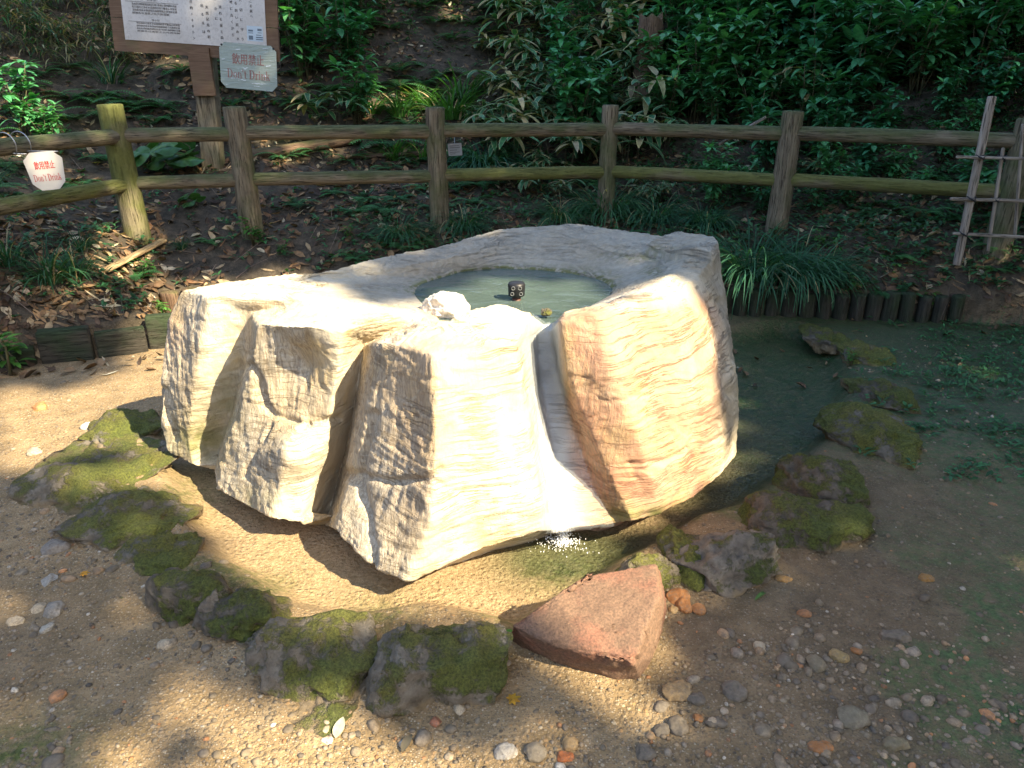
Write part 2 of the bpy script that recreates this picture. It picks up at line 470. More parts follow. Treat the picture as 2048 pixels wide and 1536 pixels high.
M['bark'] = mat_plain("bark", (0.10, 0.075, 0.055), 0.9, vary=0.5, sc=14, bumpd=0.02)
# ------------------------------------------------------------------ plan of the place
CURB = np.array([(-4.6, -1.0), (-4.3, 2.6), (-3.2, 3.72), (-2.47, 3.99), (-2.10, 4.25), (-2.28, 4.75), (-1.55, 5.12), (-0.6, 5.22), (0.5, 5.15),
                 (1.3, 4.86), (2.0, 4.78), (2.9, 4.72), (4.2, 4.3), (5.5, 3.4), (7.0, 1.0), (7.0, -4.0), (-4.6, -4.0)])
FENCE_P = [(-3.02, 3.75), (-2.64, 5.30), (-1.90, 5.50), (-0.55, 5.75), (0.74, 6.0), (1.93, 5.50), (3.20, 4.93), (4.4, 4.35)]
FENCE = np.array([(-5.5, -1.0), (-5.0, 2.0), (-3.3, 2.9)] + FENCE_P + [(6.2, 3.5), (8.0, 1.0), (8.0, -4.0), (-5.5, -4.0)])
def poly_sd(P, poly):
    """signed distance to polygon, negative inside"""
    x, y = P[..., 0], P[..., 1]
    d = np.full(x.shape, 1e9); ins = np.zeros(x.shape, bool)
    n = len(poly)
    for i in range(n):
        ax, ay = poly[i]; bx, by = poly[(i + 1) % n]
        ex, ey = bx - ax, by - ay
        t = np.clip(((x - ax) * ex + (y - ay) * ey) / (ex * ex + ey * ey + 1e-12), 0, 1)
        d = np.minimum(d, np.hypot(x - ax - t * ex, y - ay - t * ey))
        c = ((ay > y) != (by > y)) & (x < (bx - ax) * (y - ay) / (by - ay + 1e-12) + ax)
        ins ^= c
    return np.where(ins, -d, d)
BASIN_PX = [(285, 850), (300, 930), (345, 1010), (385, 1110), (470, 1165), (580, 1235), (640, 1250), (740, 1255), (850, 1235), (960, 1255), (1040, 1290),
            (1110, 1230), (1215, 1180), (1260, 1140), (1345, 1105), (1400, 1060), (1490, 1030), (1590, 960), (1680, 880), (1710, 800), (1700, 735), (1650, 675), (1560, 655)]
BASIN = np.array([pix(a, b, z=-0.05)[:2] for a, b in BASIN_PX] + [(0.9, 4.35), (0.0, 4.5), (-1.0, 3.95), (-1.6, 3.4)])
def ground_z(X, Y, fine=True):
    P = np.stack([np.asarray(X, float), np.asarray(Y, float)], -1)
    dc = poly_sd(P, CURB); df = poly_sd(P, FENCE); db = poly_sd(P, BASIN)
    P3 = np.concatenate([P, np.zeros(P.shape[:-1] + (1,))], -1)
    z = 0.012 * fbm(P3 * 1.4, 3, 3)
    z = z - 0.085 * sstep(0.03, -0.12, db) + 0.015 * sstep(0.5, 0.0, np.abs(db))
    out = np.maximum(dc, 0); fin = np.maximum(-df, 0)
    strip = 0.16 + 0.26 * out / (out + fin + 1e-6)
    z = np.where(dc > 0, z + strip * sstep(0.0, 0.035, dc), z)
    b = np.maximum(df, 0)
    bank = 0.30 * np.minimum(b, 1.1) + 0.62 * np.clip(b - 1.1, 0, 9) + 0.12 * np.clip(b - 10.1, 0, 60)
    z = z + bank
    rough = sstep(0.0, 0.15, dc)
    z = z + rough * (0.05 * fbm(P3 * 2.3, 4, 9) + 0.14 * np.clip(b, 0, 1) * fbm(P3 * 0.8, 3, 5))
    # hump of soil at the left, where the edging steps up
    z = z + 0.10 * np.exp(-(((X + 3.0) / 0.6) ** 2 + ((Y - 4.8) / 0.5) ** 2)) * (dc > 0)
    if fine: z = z + 0.004 * fbm(P3 * 14, 3, 21) + rough * 0.012 * fbm(P3 * 9, 3, 31)
    return z
def gz(x, y): return float(ground_z(np.array([x]), np.array([y]), False)[0])
def ground_hit(px, py):
    """world point where the view ray through a pixel meets the ground"""
    a = pix(px, py, Y=1.0) - np.array([0, 0, CAM_Z])
    t = np.linspace(0.8, 16, 1200)
    P = a[None] * t[:, None] + np.array([0, 0, CAM_Z])
    g = ground_z(P[:, 0], P[:, 1], False)
    k = np.argmax(P[:, 2] < g)
    if k == 0: k = len(t) - 1
    return np.array([P[k, 0], P[k, 1], g[k]])

def axis(lo, hi, step, far_lo, far_hi):
    a = list(np.arange(lo, hi + 1e-6, step)); s = step
    x = hi
    while x < far_hi: s *= 1.12; x += s; a.append(x)
    s = step; x = lo; pre = []
    while x > far_lo: s *= 1.12; x -= s; pre.append(x)
    return np.array(pre[::-1] + a)
gx = axis(-4.2, 4.2, 0.016, -60, 60); gy = axis(0.7, 6.4, 0.016, -40, 70)
GX, GY = np.meshgrid(gx, gy)
GZ = ground_z(GX, GY)
P2 = np.stack([GX, GY], -1); P3 = np.concatenate([P2, np.zeros(P2.shape[:-1] + (1,))], -1)
dC, dB = poly_sd(P2, CURB), poly_sd(P2, BASIN)
gpx, gpy = proj(np.stack([GX, GY, GZ], -1))
soil = sstep(-0.10, 0.06, dC + 0.06 * fbm(P3 * 4, 3, 4))
soil = np.maximum(soil, sstep(1.7, 3.0, GX + 0.25 * (GY - 3) + 0.35 * fbm(P3 * 2, 3, 44)) * 0.8)
basin = sstep(0.05, -0.08, dB)
soil = np.maximum(soil, 0.62 * sstep(0.2, 1.1, GX + 0.5 * fbm(P3 * 1.8, 4, 45)) * (1 - basin * 0.5))  # dark gravel on the right, deepened in colour to imitate shade
soil = np.maximum(soil, 0.40 * sstep(-0.7, -1.6, GX + 0.5 * fbm(P3 * 2.0, 4, 46)) * sstep(2.2, 1.6, GY))  # soil tone serves as painted shade on the left foreground
mossm = sstep(0.30, 0.0, np.abs(dB)) * sstep(0.0, 0.5, fbm(P3 * 5, 4, 8) + 0.12) * 0.8
mossm = np.maximum(mossm, sstep(1.25, 2.3, GX + 0.3 * fbm(P3 * 2.2, 3, 12)) * sstep(0.02, 0.3, fbm(P3 * 3.4, 4, 18) + 0.12) * (dC < 0) * 0.8)
def blob(cx, cy, rx, ry): return np.exp(-(((GX - cx) / rx) ** 2 + ((GY - cy) / ry) ** 2))
sp_ = pix(1140, 1110, z=-0.08)
wet = np.clip(1.6 * blob(sp_[0] + 0.02, sp_[1], 0.28, 0.16), 0, 1) * basin
wet = np.maximum(wet, basin * sstep(0.45, 1.0, GX + 0.2 * fbm(P3 * 3, 3, 51)))  # damp right floor, darkened further to stand for deep shade
wet = np.maximum(wet, 0.7 * sstep(1.2, 1.8, GX + 0.3 * fbm(P3 * 2, 3, 53)) * sstep(2.7, 3.3, GY) * (dC < 0))  # wet tint imitates the shade at the back right
corner_ = ground_hit(20, 1525)
mossm = np.maximum(mossm, blob(corner_[0], corner_[1], 0.16, 0.12))
greenw = blob(sp_[0] - 0.06, sp_[1] - 0.10, 0.17, 0.10) * basin
mossm = np.maximum(mossm, 0.75 * greenw)
mossm = np.maximum(mossm, basin * sstep(0.9, 1.3, GX + 0.15 * fbm(P3 * 4, 3, 52)) * sstep(2.2, 2.8, GY) * 0.95)  # mossy right floor, its dark green also painting in the shade
mossm = np.maximum(mossm, 0.9 * sstep(1.2, 1.8, GX + 0.3 * fbm(P3 * 2, 3, 54)) * sstep(2.4, 3.0, GY) * (dC < 0))  # dark green put in for the teal shade behind the ring
mossm = np.maximum(mossm, 0.85 * sstep(0.55, 1.15, GX + 0.3 * fbm(P3 * 2.0, 3, 13) - 0.25 * (GY - 1.3)) * sstep(0.0, 0.25, fbm(P3 * 2.6, 4, 19) + 0.26 + 0.15 * sstep(1.0, 1.8, GX)) * sstep(2.6, 1.8, GY) * (dC < 0))
V = np.stack([GX, GY, GZ], -1).reshape(-1, 3)
cols = {"Mask": np.stack([soil, basin, mossm], -1).reshape(-1, 3), "Wet": np.stack([wet, wet, wet], -1).reshape(-1, 3)}
ground = obj("ground", mesh_np("ground", V, grid_faces(len(gy), len(gx)), M['ground'], True, cols))
tag(ground, kind="structure")

# ------------------------------------------------------------------ the spring rock
def p(px, py, Y=None, z=None): return pix(px, py, Y, z)
# columns: T (top rim) ... B (bottom rim), then K (inner crest) and W (water edge)
def colm(T, U, Mi, L, B, K, W, kz=0.745):
    pts = [p(*B), p(*L), p(*Mi), p(*U), p(*T), p(K[0], K[1], z=kz), p(W[0], W[1], z=0.685)]
    return pts
C = []
C.append(colm((362, 580, 2.85), (332, 640, 2.84), (322, 750, 2.80), (318, 850, 2.79), (335, 905, 2.76), (520, 572), (835, 577)))
C.append(colm((420, 590, 2.66), (402, 680, 2.63), (388, 780, 2.60), (378, 880, 2.58), (385, 930, 2.53), (580, 585), (832, 585)))
C.append(colm((500, 625, 2.70), (488, 710, 2.69), (470, 800, 2.69), (440, 905, 2.69), (428, 940, 2.58), (620, 602), (835, 592)))
C.append(colm((512, 645, 2.49), (497, 725, 2.46), (478, 820, 2.43), (440, 925, 2.40), (434, 982, 2.30), (650, 610), (842, 600)))
C.append(colm((610, 650, 2.33), (610, 735, 2.34), (600, 825, 2.33), (580, 910, 2.17), (535, 1040, 2.11), (720, 613), (850, 608)))
C.append(colm((686, 665, 2.34), (676, 750, 2.33), (658, 845, 2.30), (636, 940, 2.24), (600, 1048, 2.14), (775, 622), (860, 618)))
C.append(colm((728, 690, 2.50), (716, 770, 2.49), (700, 870, 2.47), (672, 980, 2.43), (648, 1052, 2.27), (826, 640), (872, 630), 0.71))
C.append(colm((756, 685, 2.25), (742, 780, 2.21), (716, 880, 2.16), (702, 960, 2.12), (668, 1062, 2.00), (850, 655), (880, 640)))
C.append(colm((805, 690, 2.165), (798, 790, 2.12), (785, 900, 2.065), (775, 1010, 2.015), (742, 1140, 1.945), (890, 645), (928, 643), 0.765))
C.append(colm((865, 705, 2.07), (868, 810, 2.02), (866, 925, 1.97), (858, 1040, 1.93), (815, 1168, 1.93), (940, 618), (968, 645), 0.785))
C.append(colm((955, 692, 2.11), (962, 800, 2.07), (966, 930, 2.01), (968, 1030, 1.975), (965, 1100, 1.98), (1000, 603), (1018, 650), 0.79))
C.append(colm((1035, 690, 2.19), (1046, 790, 2.14), (1058, 895, 2.08), (1075, 1000, 2.03), (1083, 1066, 2.01), (1060, 622), (1066, 650), 0.765))
C.append(colm((1072, 668, 2.47), (1080, 760, 2.41), (1098, 870, 2.31), (1120, 980, 2.20), (1135, 1060, 2.14), (1089, 651), (1090, 648), 0.688))
C.append(colm((1103, 662, 2.47), (1118, 760, 2.40), (1160, 880, 2.30), (1190, 975, 2.22), (1235, 1050, 2.17), (1104, 649), (1105, 646), 0.688))
C.append(colm((1117, 640, 2.29), (1132, 750, 2.23), (1182, 865, 2.17), (1225, 960, 2.15), (1268, 1045, 2.13), (1128, 620), (1132, 630), 0.77))
C.append(colm((1200, 625, 2.28), (1225, 740, 2.19), (1270, 860, 2.13), (1300, 950, 2.12), (1320, 1032, 2.13), (1215, 606), (1180, 612), 0.785))
C.append(colm((1320, 585, 2.47), (1345, 700, 2.33), (1372, 820, 2.26), (1380, 910, 2.24), (1388, 998, 2.25), (1290, 575), (1220, 590), 0.81))
C.append(colm((1395, 560, 2.75), (1418, 680, 2.52), (1440, 800, 2.40), (1445, 880, 2.38), (1445, 950, 2.38), (1345, 548), (1224, 575), 0.815))
C.append(colm((1436, 500, 3.15), (1458, 620, 2.88), (1473, 730, 2.68), (1478, 840, 2.55), (1474, 915, 2.50), (1390, 505), (1212, 565), 0.80))
def backc(T, out, K, W, kz=0.765):
    t = p(*T); o = np.array([out[0], out[1], 0.0])
    pts = [t + o * 1.0 + np.array([0, 0, 0.02 - t[2]]), t + o * 0.9 + [0, 0, -0.5], t + o * 0.7 + [0, 0, -0.3], t + o * 0.35 + [0, 0, -0.12], t,
           p(K[0], K[1], z=kz), p(W[0], W[1], z=0.685)]
    return pts
C.append(backc((1425, 485, 3.40), (0.16, 0.10), (1370, 492), (1195, 557), 0.80))
C.append(backc((1315, 470, 3.55), (0.10, 0.14), (1260, 490), (1140, 545), 0.785))
C.append(backc((1150, 446, 3.74), (0.0, 0.15), (1120, 485), (1080, 538), 0.77))
C.append(backc((1000, 457, 3.68), (-0.05, 0.15), (1000, 490), (1000, 535), 0.755))
C.append(backc((870, 495, 3.38), (-0.08, 0.12), (900, 515), (920, 542), 0.745))
C.append(backc((740, 518, 3.20), (-0.08, 0.12), (810, 532), (885, 553), 0.74))
C.append(backc((645, 545, 3.02), (-0.08, 0.10), (740, 548), (860, 560), 0.72))
C.append(backc((560, 549, 3.00), (-0.06, 0.10), (720, 562), (845, 566), 0.71))
C.append(backc((440, 563, 2.96), (-0.08, 0.08), (640, 568), (838, 571), 0.73))
C = np.array(C)                                  # (cols, 7, 3)
# foot of each column: where its lower edge really stands
FOOT = {1: 2.70, 2: 2.74, 3: 2.50, 4: 2.27, 5: 2.29, 6: 2.46, 7: 2.14, 8: 1.99, 10: 2.05, 11: 2.12, 12: 2.20, 13: 2.23, 14: 2.20, 15: 2.25, 16: 2.37, 17: 2.51, 18: 2.64}
FPX = {1: (385, 930), 2: (428, 940), 3: (434, 982), 4: (535, 1040), 5: (600, 1048), 6: (648, 1052), 7: (668, 1062), 8: (742, 1140), 10: (965, 1100), 11: (1083, 1066), 12: (1135, 1060), 13: (1235, 1050), 14: (1268, 1045), 15: (1320, 1032), 16: (1388, 998), 17: (1445, 950), 18: (1474, 915)}
for c_i, yf in FOOT.items():
    old = C[c_i, 0, 1]
    for lv, w_ in ((0, 1.0), (1, 0.72), (2, 0.42), (3, 0.15)):
        q_ = C[c_i, lv]; a_, b_ = proj(q_)
        C[c_i, lv] = pix(float(a_), float(b_), Y=q_[1] + (yf - old) * w_)
cen = np.array([0.0, 2.9, 0])
B0 = C[:, 0]
under1 = B0 + (cen - B0) * np.array([0.13, 0.13, 0]) + np.array([0, 0, -0.015])
under2 = B0 + (cen - B0) * np.array([0.30, 0.30, 0]); under2[:, 2] = -0.16
W0 = C[:, 6]
w1 = W0 + (cen + [0, 0.0, 0] - W0) * np.array([0.05, 0.05, 0]); w1[:, 2] = 0.55
w2 = W0 + (cen - W0) * np.array([0.18, 0.18, 0]); w2[:, 2] = 0.42
w3 = W0 + (cen - W0) * np.array([0.99, 0.99, 0]); w3[:, 2] = 0.40
rows = np.stack([under2, under1] + [C[:, k] for k in range(7)] + [w1, w2, w3], 0)      # (12, cols, 3)
NR, NCC = rows.shape[0], rows.shape[1]
def dense(A, axis_, cum, n, closed):
    """linear resampling along an axis at equal cumulative distance"""
    tot = cum[-1]
    q = np.linspace(0, tot, n, endpoint=not closed)
    k = np.clip(np.searchsorted(cum, q, side='right') - 1, 0, len(cum) - 2)
    f = (q - cum[k]) / (cum[k + 1] - cum[k])
    A2 = np.concatenate([A, A.take([0], axis_)], axis_) if closed else A
    sh = [1] * A.ndim; sh[axis_] = n
    f = f.reshape(sh)
    return A2.take(k, axis_) * (1 - f) + A2.take(k + 1, axis_) * f, tot / n
cc = C[:, 2:5].mean(1); seg = np.linalg.norm(np.roll(cc, -1, 0) - cc, axis=1)
NU = 1000
Q, du = dense(rows, 1, np.concatenate([[0], np.cumsum(seg)]), NU, True)
rseg = np.array([np.linalg.norm(rows[i + 1] - rows[i], axis=1).mean() for i in range(NR - 1)])
rseg[0] *= 0.6; rseg[-1] *= 0.35
NV = 300
Q, dv = dense(Q, 0, np.concatenate([[0], np.cumsum(rseg)]), NV, False)
def gsm(A, sig, ax, closed):
    r = int(max(1, round(3 * sig))); k = np.exp(-0.5 * (np.arange(-r, r + 1) / sig) ** 2); k /= k.sum()
    if closed: P = np.concatenate([A.take(range(A.shape[ax] - r, A.shape[ax]), ax), A, A.take(range(r), ax)], ax)
    else: P = np.concatenate([A.take([0], ax).repeat(r, ax), A, A.take([-1], ax).repeat(r, ax)], ax)
    o = 0
    for i, w in enumerate(k): o = o + w * P.take(range(i, i + A.shape[ax]), ax)
    return o
Q = gsm(Q, 0.012 / du, 1, True)
Q = gsm(Q, 0.011 / dv, 0, False)
def normals(Q):
    a = np.roll(Q, -1, 1) - np.roll(Q, 1, 1)
    b = np.gradient(Q, axis=0)
    n = np.cross(a, b); return n / (np.linalg.norm(n, axis=-1, keepdims=True) + 1e-9)
def rock_detail(Q, px=None):
    N = normals(Q)
    side = sstep(0.75, 0.35, np.abs(N[..., 2]))
    W = Q + 0.06 * np.stack([noise(Q * 2.6, 61), noise(Q * 2.6, 62), noise(Q * 2.6, 63)], -1)
    d = 0.009 * fbm(W * 2.4, 3, 70)
    d += 0.0025 * (1 - 2 * np.abs(fbm(W * 6.5, 3, 75)))
    # broad flakes, stepped
    t = fbm(W * np.array([2.2, 2.2, 6.0]), 3, 80) * 5
    st = np.floor(t) + sstep(0.80, 1.0, t - np.floor(t))
    d += 0.004 * (st - t) * side
    tt = fbm(W * np.array([5.0, 5.0, 14.0]), 3, 85) * 4 + W[..., 2] * 9
    st2 = np.floor(tt) + sstep(0.75, 1.0, tt - np.floor(tt))
    d += 0.0015 * (st2 - tt) * side
    # rills down the sides
    No_ = N * np.sign((N[NV // 4] * (Q[NV // 4] - np.array([0, 2.9, 0.3]))).sum(-1).mean())
    gr = 0.25 + sstep(0.05, -0.35, No_[..., 0]) * 1.0
    g = noise(W * np.array([30, 30, 3.5]), 90)
    d += gr * (0.0030 * g * side + 0.0022 * noise(W * np.array([75, 75, 9]), 91) * side)
    # layered scales on the top
    top = 1 - side
    k = fbm(W * np.array([4.5, 6.0, 9.0]), 4, 93) * 6
    d += top * 0.007 * (np.floor(k) + sstep(0.7, 1.0, k - np.floor(k)) - k)
    d += 0.002 * fbm(Q * 30, 3, 95)
    return N, d
N, d = rock_detail(Q)
qx, qy = proj(Q)
front = (N[..., 1] < 0.25)
NN = N * np.sign((N * (Q - np.array([0, 2.9, 0.3]))).sum(-1).mean())      # outward
def crease(pts, depth, w, f=None):
    """groove cut along a line seen on the front of the rock"""
    best = np.full(qx.shape, 1e9)
    wob = 10 * noise(Q * 14, 33)
    for (ax, ay), (bx, by) in zip(pts[:-1], pts[1:]):
        ex, ey = bx - ax, by - ay
        t = np.clip(((qx - ax) * ex + (qy - ay) * ey) / (ex * ex + ey * ey), 0, 1)
        best = np.minimum(best, np.hypot(qx - ax - t * ex + wob, qy - ay - t * ey))
    return -depth * np.exp(-(best / w) ** 2) * front
zz = Q[..., 2]
onside = front & (zz > 0)
def blobp(cx, cy, rx, ry): return np.exp(-(((qx - cx) / rx) ** 2 + ((qy - cy) / ry) ** 2)) * front
d2 = np.zeros_like(d)
d2 += crease([(492, 730), (520, 790), (545, 830), (610, 848), (672, 838)], 0.026, 7)
d2 += crease([(545, 660), (575, 720), (590, 760)], 0.010, 8)
d2 += crease([(545, 850), (510, 905), (490, 950)], 0.012, 6)
d2 += crease([(330, 780), (345, 850), (352, 880)], 0.022, 7)
d2 += crease([(745, 830), (712, 950), (735, 1020), (748, 1130)], 0.024, 9)
d2 += crease([(700, 945), (770, 965), (850, 960), (885, 940)], 0.016, 8)
d2 += crease([(868, 965), (930, 985), (1010, 975)], 0.008, 7)
d2 += crease([(1260, 930), (1330, 925), (1390, 900), (1450, 870)], 0.010, 6)
d2 += crease([(1200, 800), (1290, 790), (1400, 760), (1440, 740)], 0.006, 6)
d2 += crease([(1425, 600), (1440, 700), (1462, 790)], 0.012, 8)
d2 += crease([(1445, 600), (1465, 660), (1470, 740)], 0.012, 6)
d2 += crease([(840, 640), (800, 665), (760, 690)], 0.010, 5)
d2 += -0.060 * blobp(590, 745, 60, 70) + 0.035 * blobp(600, 900, 60, 40)
d2 += 0.030 * blobp(1230, 760, 60, 100) - 0.02 * blobp(1395, 900, 25, 60) + 0.025 * blobp(1375, 620, 30, 40)
d2 += -0.02 * blobp(800, 870, 50, 120) - 0.012 * blobp(950, 900, 50, 120)
# wet channel stays smooth
chan = sstep(16, 0, np.maximum(np.abs(qx - (1082 + (qy - 660) * 0.105)) - (27 + np.clip(qy - 850, 0, 400) * 0.03), 0)) * front * (Q[..., 1] > 2.05) * (qy > 640) * (zz > 0)
chan = gsm(gsm(chan.astype(float), 2, 1, True), 2, 0, False)
sm = 1 - 0.85 * chan
und = sstep(0.60, 0.66, zz) + (Q[..., 1] * 0 + 1) * 0
inpool = np.zeros(Q.shape[:2]); kk = int(NV * 0)
ring_r = np.hypot((Q[..., 0] - 0.0) / 1.0, (Q[..., 1] - 2.92))
pool_in = (zz < 0.70) & (ring_r < 0.62) & (N[..., 2] * np.sign(N[NV - 3, 0, 2]) > -2)
rowi = np.arange(NV)[:, None] + np.zeros((1, NU))
cumr = np.concatenate([[0], np.cumsum(rseg)]); row_w = cumr[8] / cumr[-1] * (NV - 1); row_k = cumr[7] / cumr[-1] * (NV - 1); row_t = cumr[6] / cumr[-1] * (NV - 1)
edge = sstep(row_k + 4, row_w - 2, rowi)                   # calm the surface at the carved basin
sm = sm * (1 - 0.8 * edge)
disp = (d * sm + d2 * (1 - edge))
QR = Q + NN * disp[..., None]
if (NN[int(row_t * 0.5), :, :] * (Q[int(row_t * 0.5)] - np.array([0, 2.9, 0.3]))).sum(-1).mean() < 0: QR = Q - NN * disp[..., None]
# raised plate on the far right of the top
plate_poly = np.array([p(a, b, z=0.80)[:2] for a, b in [(1288, 492), (1355, 476), (1432, 484), (1450, 500), (1425, 522), (1350, 510)]])
ps = poly_sd(QR[..., :2], plate_poly)
QR[..., 2] += 0.042 * sstep(0.006, -0.006, ps + 0.01 * noise(QR * 12, 5)) * (zz > 0.7)
# masks
pinkm = sstep(1060, 1180, qx + 40 * noise(Q * 3, 7)) * sstep(560, 640, qy + 20 * noise(Q * 6, 8)) * sstep(1475, 1400, qx) * front
pinkm = np.maximum(pinkm, 0.8 * blobp(930, 690, 110, 25)); pinkm = np.maximum(pinkm, 0.35 * blobp(900, 800, 120, 300))
pinkm = np.maximum(pinkm, 0.35 * blobp(340, 650, 30, 60))
mossk = 0.9 * blobp(395, 880, 60, 50) + 0.5 * blobp(455, 800, 30, 60) + 0.8 * blobp(1240, 1035, 60, 30) + 0.8 * blobp(1320, 1030, 45, 22) + 0.45 * blobp(500, 1000, 60, 30) + 0.5 * blobp(1130, 760, 12, 90)
mossk = np.clip(mossk, 0, 1) * (zz > -0.05)
algae = sstep(row_w - 7, row_w - 1, rowi) * sstep(row_w + 6, row_w, rowi) * (Q[..., 1] > 2.9) * 0.9
algae = np.maximum(algae, sstep(row_w - 14, row_w - 6, rowi) * sstep(row_w - 2, row_w - 6, rowi) * 0.30 * (Q[..., 1] > 2.9))
darkp = 0.6 * blobp(1270, 515, 70, 10) + 0.7 * blobp(1305, 545, 25, 12)
algae = np.clip(algae + darkp * (1 if True else 0), 0, 1)
inside = sstep(row_w, row_w + 4, rowi)
No = normals(gsm(gsm(Q, 3, 1, True), 3, 0, False)); No = No * np.sign((No[int(row_t * 0.5)] * (Q[int(row_t * 0.5)] - np.array([0, 2.9, 0.3]))).sum(-1).mean())
grain_shade = sstep(0.05, -0.35, No[..., 0] + 0.12 * noise(Q * 5, 19)) * sstep(0.8, 0.4, No[..., 2]) * (zz > -.05)  # grain, plus painted grazing shade on left-facing sides
grain_shade = gsm(gsm(grain_shade, 2, 1, True), 2, 0, False)
shade_grey = np.clip(sstep(2.62, 2.85, Q[..., 1] + 0.12 * fbm(Q * 4, 3, 41)) * sstep(560, 800, qx + 40 * noise(Q * 5, 3)) + 0.45 * sstep(1440, 1462, qx) * (Q[..., 1] < 3.6), 0, 1) * sstep(0.0, 0.3, zz)  # weathered grey plus painted shade on the back top and right flank
cols = {"Mask": np.stack([pinkm, mossk, np.maximum(chan, inside * 0.8)], -1).reshape(-1, 3), "Algae": np.stack([algae, shade_grey, grain_shade], -1).reshape(-1, 3)}
rockF = grid_faces(NV, NU, True)
rock = obj("spring_rock", mesh_np("spring_rock", QR.reshape(-1, 3), rockF[:, ::-1], M['rock'], True, cols))
tag(rock, "huge pale cream and pink boulder with a round basin carved into its top", "boulder")

# ------------------------------------------------------------------ water in the basin, on the rock and on the ground
def mat_water(name, colr, rough=0.06, bscale=9, bstr=0.35, trans=0.0, stretch=(1, 1, 1)):
    t = NT(name)
    co = t.coord()
    n1 = t.noise(t.mapping(co, stretch), bscale, 4, 0.55, 0.8)
    n2 = t.noise(co, bscale * 5, 2, 0.5)
    nrm = t.bump(t.math('ADD', n1, t.math('MULTIPLY', n2, 0.2)), bstr, 0.02)
    c = t.mix(t.ramp(n1, [(0.4, 0.0), (0.6, 1.0)]), colr, tuple(x * 1.25 for x in colr))
    return t.done(t.bsdf(c, rough, nrm, 0.5, 0.0, Transmission_Weight=trans, IOR=1.33))
M['pool'] = mat_water("pool_water", (0.135, 0.19, 0.17), 0.05, 4, 0.40, 0.5, (1, 1.7, 1))
Wr = QR[int(round(row_w))]
k = 120; idx = np.linspace(0, NU, k, endpoint=False).astype(int)
rim = Wr[idx][:, :2]; c2 = rim.mean(0)
Vp = [np.array([c2[0], c2[1], 0.681])]; Fp = []
for r_i, fr in enumerate((0.25, 0.5, 0.75, 1.0, 1.045)):
    for j in range(k): Vp.append(np.array([*(c2 + (rim[j] - c2) * fr), 0.681]))
for j in range(k): Fp.append([0, 1 + j, 1 + (j + 1) % k])
for r_i in range(4):
    for j in range(k):
        a = 1 + r_i * k; b = a + k
        Fp.append([a + j, b + j, b + (j + 1) % k, a + (j + 1) % k])
pool = obj("pool_water", mesh_np("pool_water", np.array(Vp), Fp, M['pool'], True))
tag(pool, kind="structure")

# the stream running down the channel: a thin skin of water over the smooth groove
jc = [int(np.argmin(np.abs(qx[int(row_t * 0.7)] - X) + 1e4 * (Q[int(row_t * 0.7), :, 1] > 2.6))) for X in (1052, 1135)]
def mat_fall():
    t = NT("falling_water")
    uv = t.n("ShaderNodeUVMap"); co = t.coord()
    u, v, _ = t.sepv(uv.outputs[0])
    n = t.noise(t.mapping(uv.outputs[0], (26, 5, 1)), 2.0, 6, 0.7)
    n3 = t.noise(co, 90, 4, 0.7)
    side = t.ramp(t.math('ADD', u, t.math('MULTIPLY', t.math('SUBTRACT', n3, 0.5), 0.25)), [(0.12, 0.0), (0.32, 1.0), (0.55, 0.9), (0.80, 0.0)])
    foam = t.math('MULTIPLY', t.ramp(t.math('ADD', t.math('MULTIPLY', n, 0.7), t.math('MULTIPLY', n3, 0.45)), [(0.44, 0.0), (0.70, 0.95)]), t.ramp(v, [(0.0, 1.0), (0.30, 0.85), (0.55, 0.08), (1.0, 0.0)]))
    foam = t.math('MULTIPLY', foam, side)
    gl = t.bsdf((0.80, 0.86, 0.88), 0.08, t.bump(t.math('ADD', n, n3), 0.5, 0.004), 0.6, 0.0, Alpha=0.10)
    wh = t.bsdf((0.88, 0.90, 0.92), 0.35, t.bump(n3, 0.6, 0.003), 0.5)
    mx = t.n("ShaderNodeMixShader"); t.l(foam, mx.inputs[0]); t.l(gl, mx.inputs[1]); t.l(wh, mx.inputs[2])
    return t.done(mx.outputs[0])
M['fall'] = mat_fall()
# ------------------------------------------------------------------ stones
_ico = {}
def ico(sub):
    if sub not in _ico:
        b = bmesh.new(); bmesh.ops.create_icosphere(b, subdivisions=sub, radius=1.0)
        _ico[sub] = (np.array([v.co[:] for v in b.verts]), np.array([[v.index for v in f.verts] for f in b.faces]))
        b.free()
    return _ico[sub]
def stone_mesh(name, size, seed, mat, sub=5, facets=16, rough=1.0, lumps=1.0, flat=0.0):
    V, Fc = ico(sub)
    r = np.random.default_rng(seed)
    V = V.copy()
    for _ in range(facets):
        n = r.normal(size=3); n /= np.linalg.norm(n); dd = r.uniform(0.55, 0.85)
        ov = V @ n - dd
        V = V - np.where(ov > 0, ov * 0.92, 0)[:, None] * n
    if flat: V[:, 2] = np.minimum(V[:, 2], flat + 0.15 * (V[:, 2] - flat))
    sz = np.array(size) / 2
    P = V * sz
    nrm = V / (np.linalg.norm(V, axis=1, keepdims=True) + 1e-9)
    m = sz.mean()
    o = np.array([seed * 3.1, seed * 1.7, seed * 0.9])
    d = lumps * 0.22 * m * fbm(P / m * 1.1 + o, 3, seed) + rough * 0.14 * m * (0.7 - 2.2 * np.abs(fbm(P / m * 3.2 + o, 4, seed + 5))) + rough * 0.010 * fbm(P * 28 + o, 3, seed + 9)
    P = P + nrm * d[:, None]
    return mesh_np(name, P, Fc, mat, True)
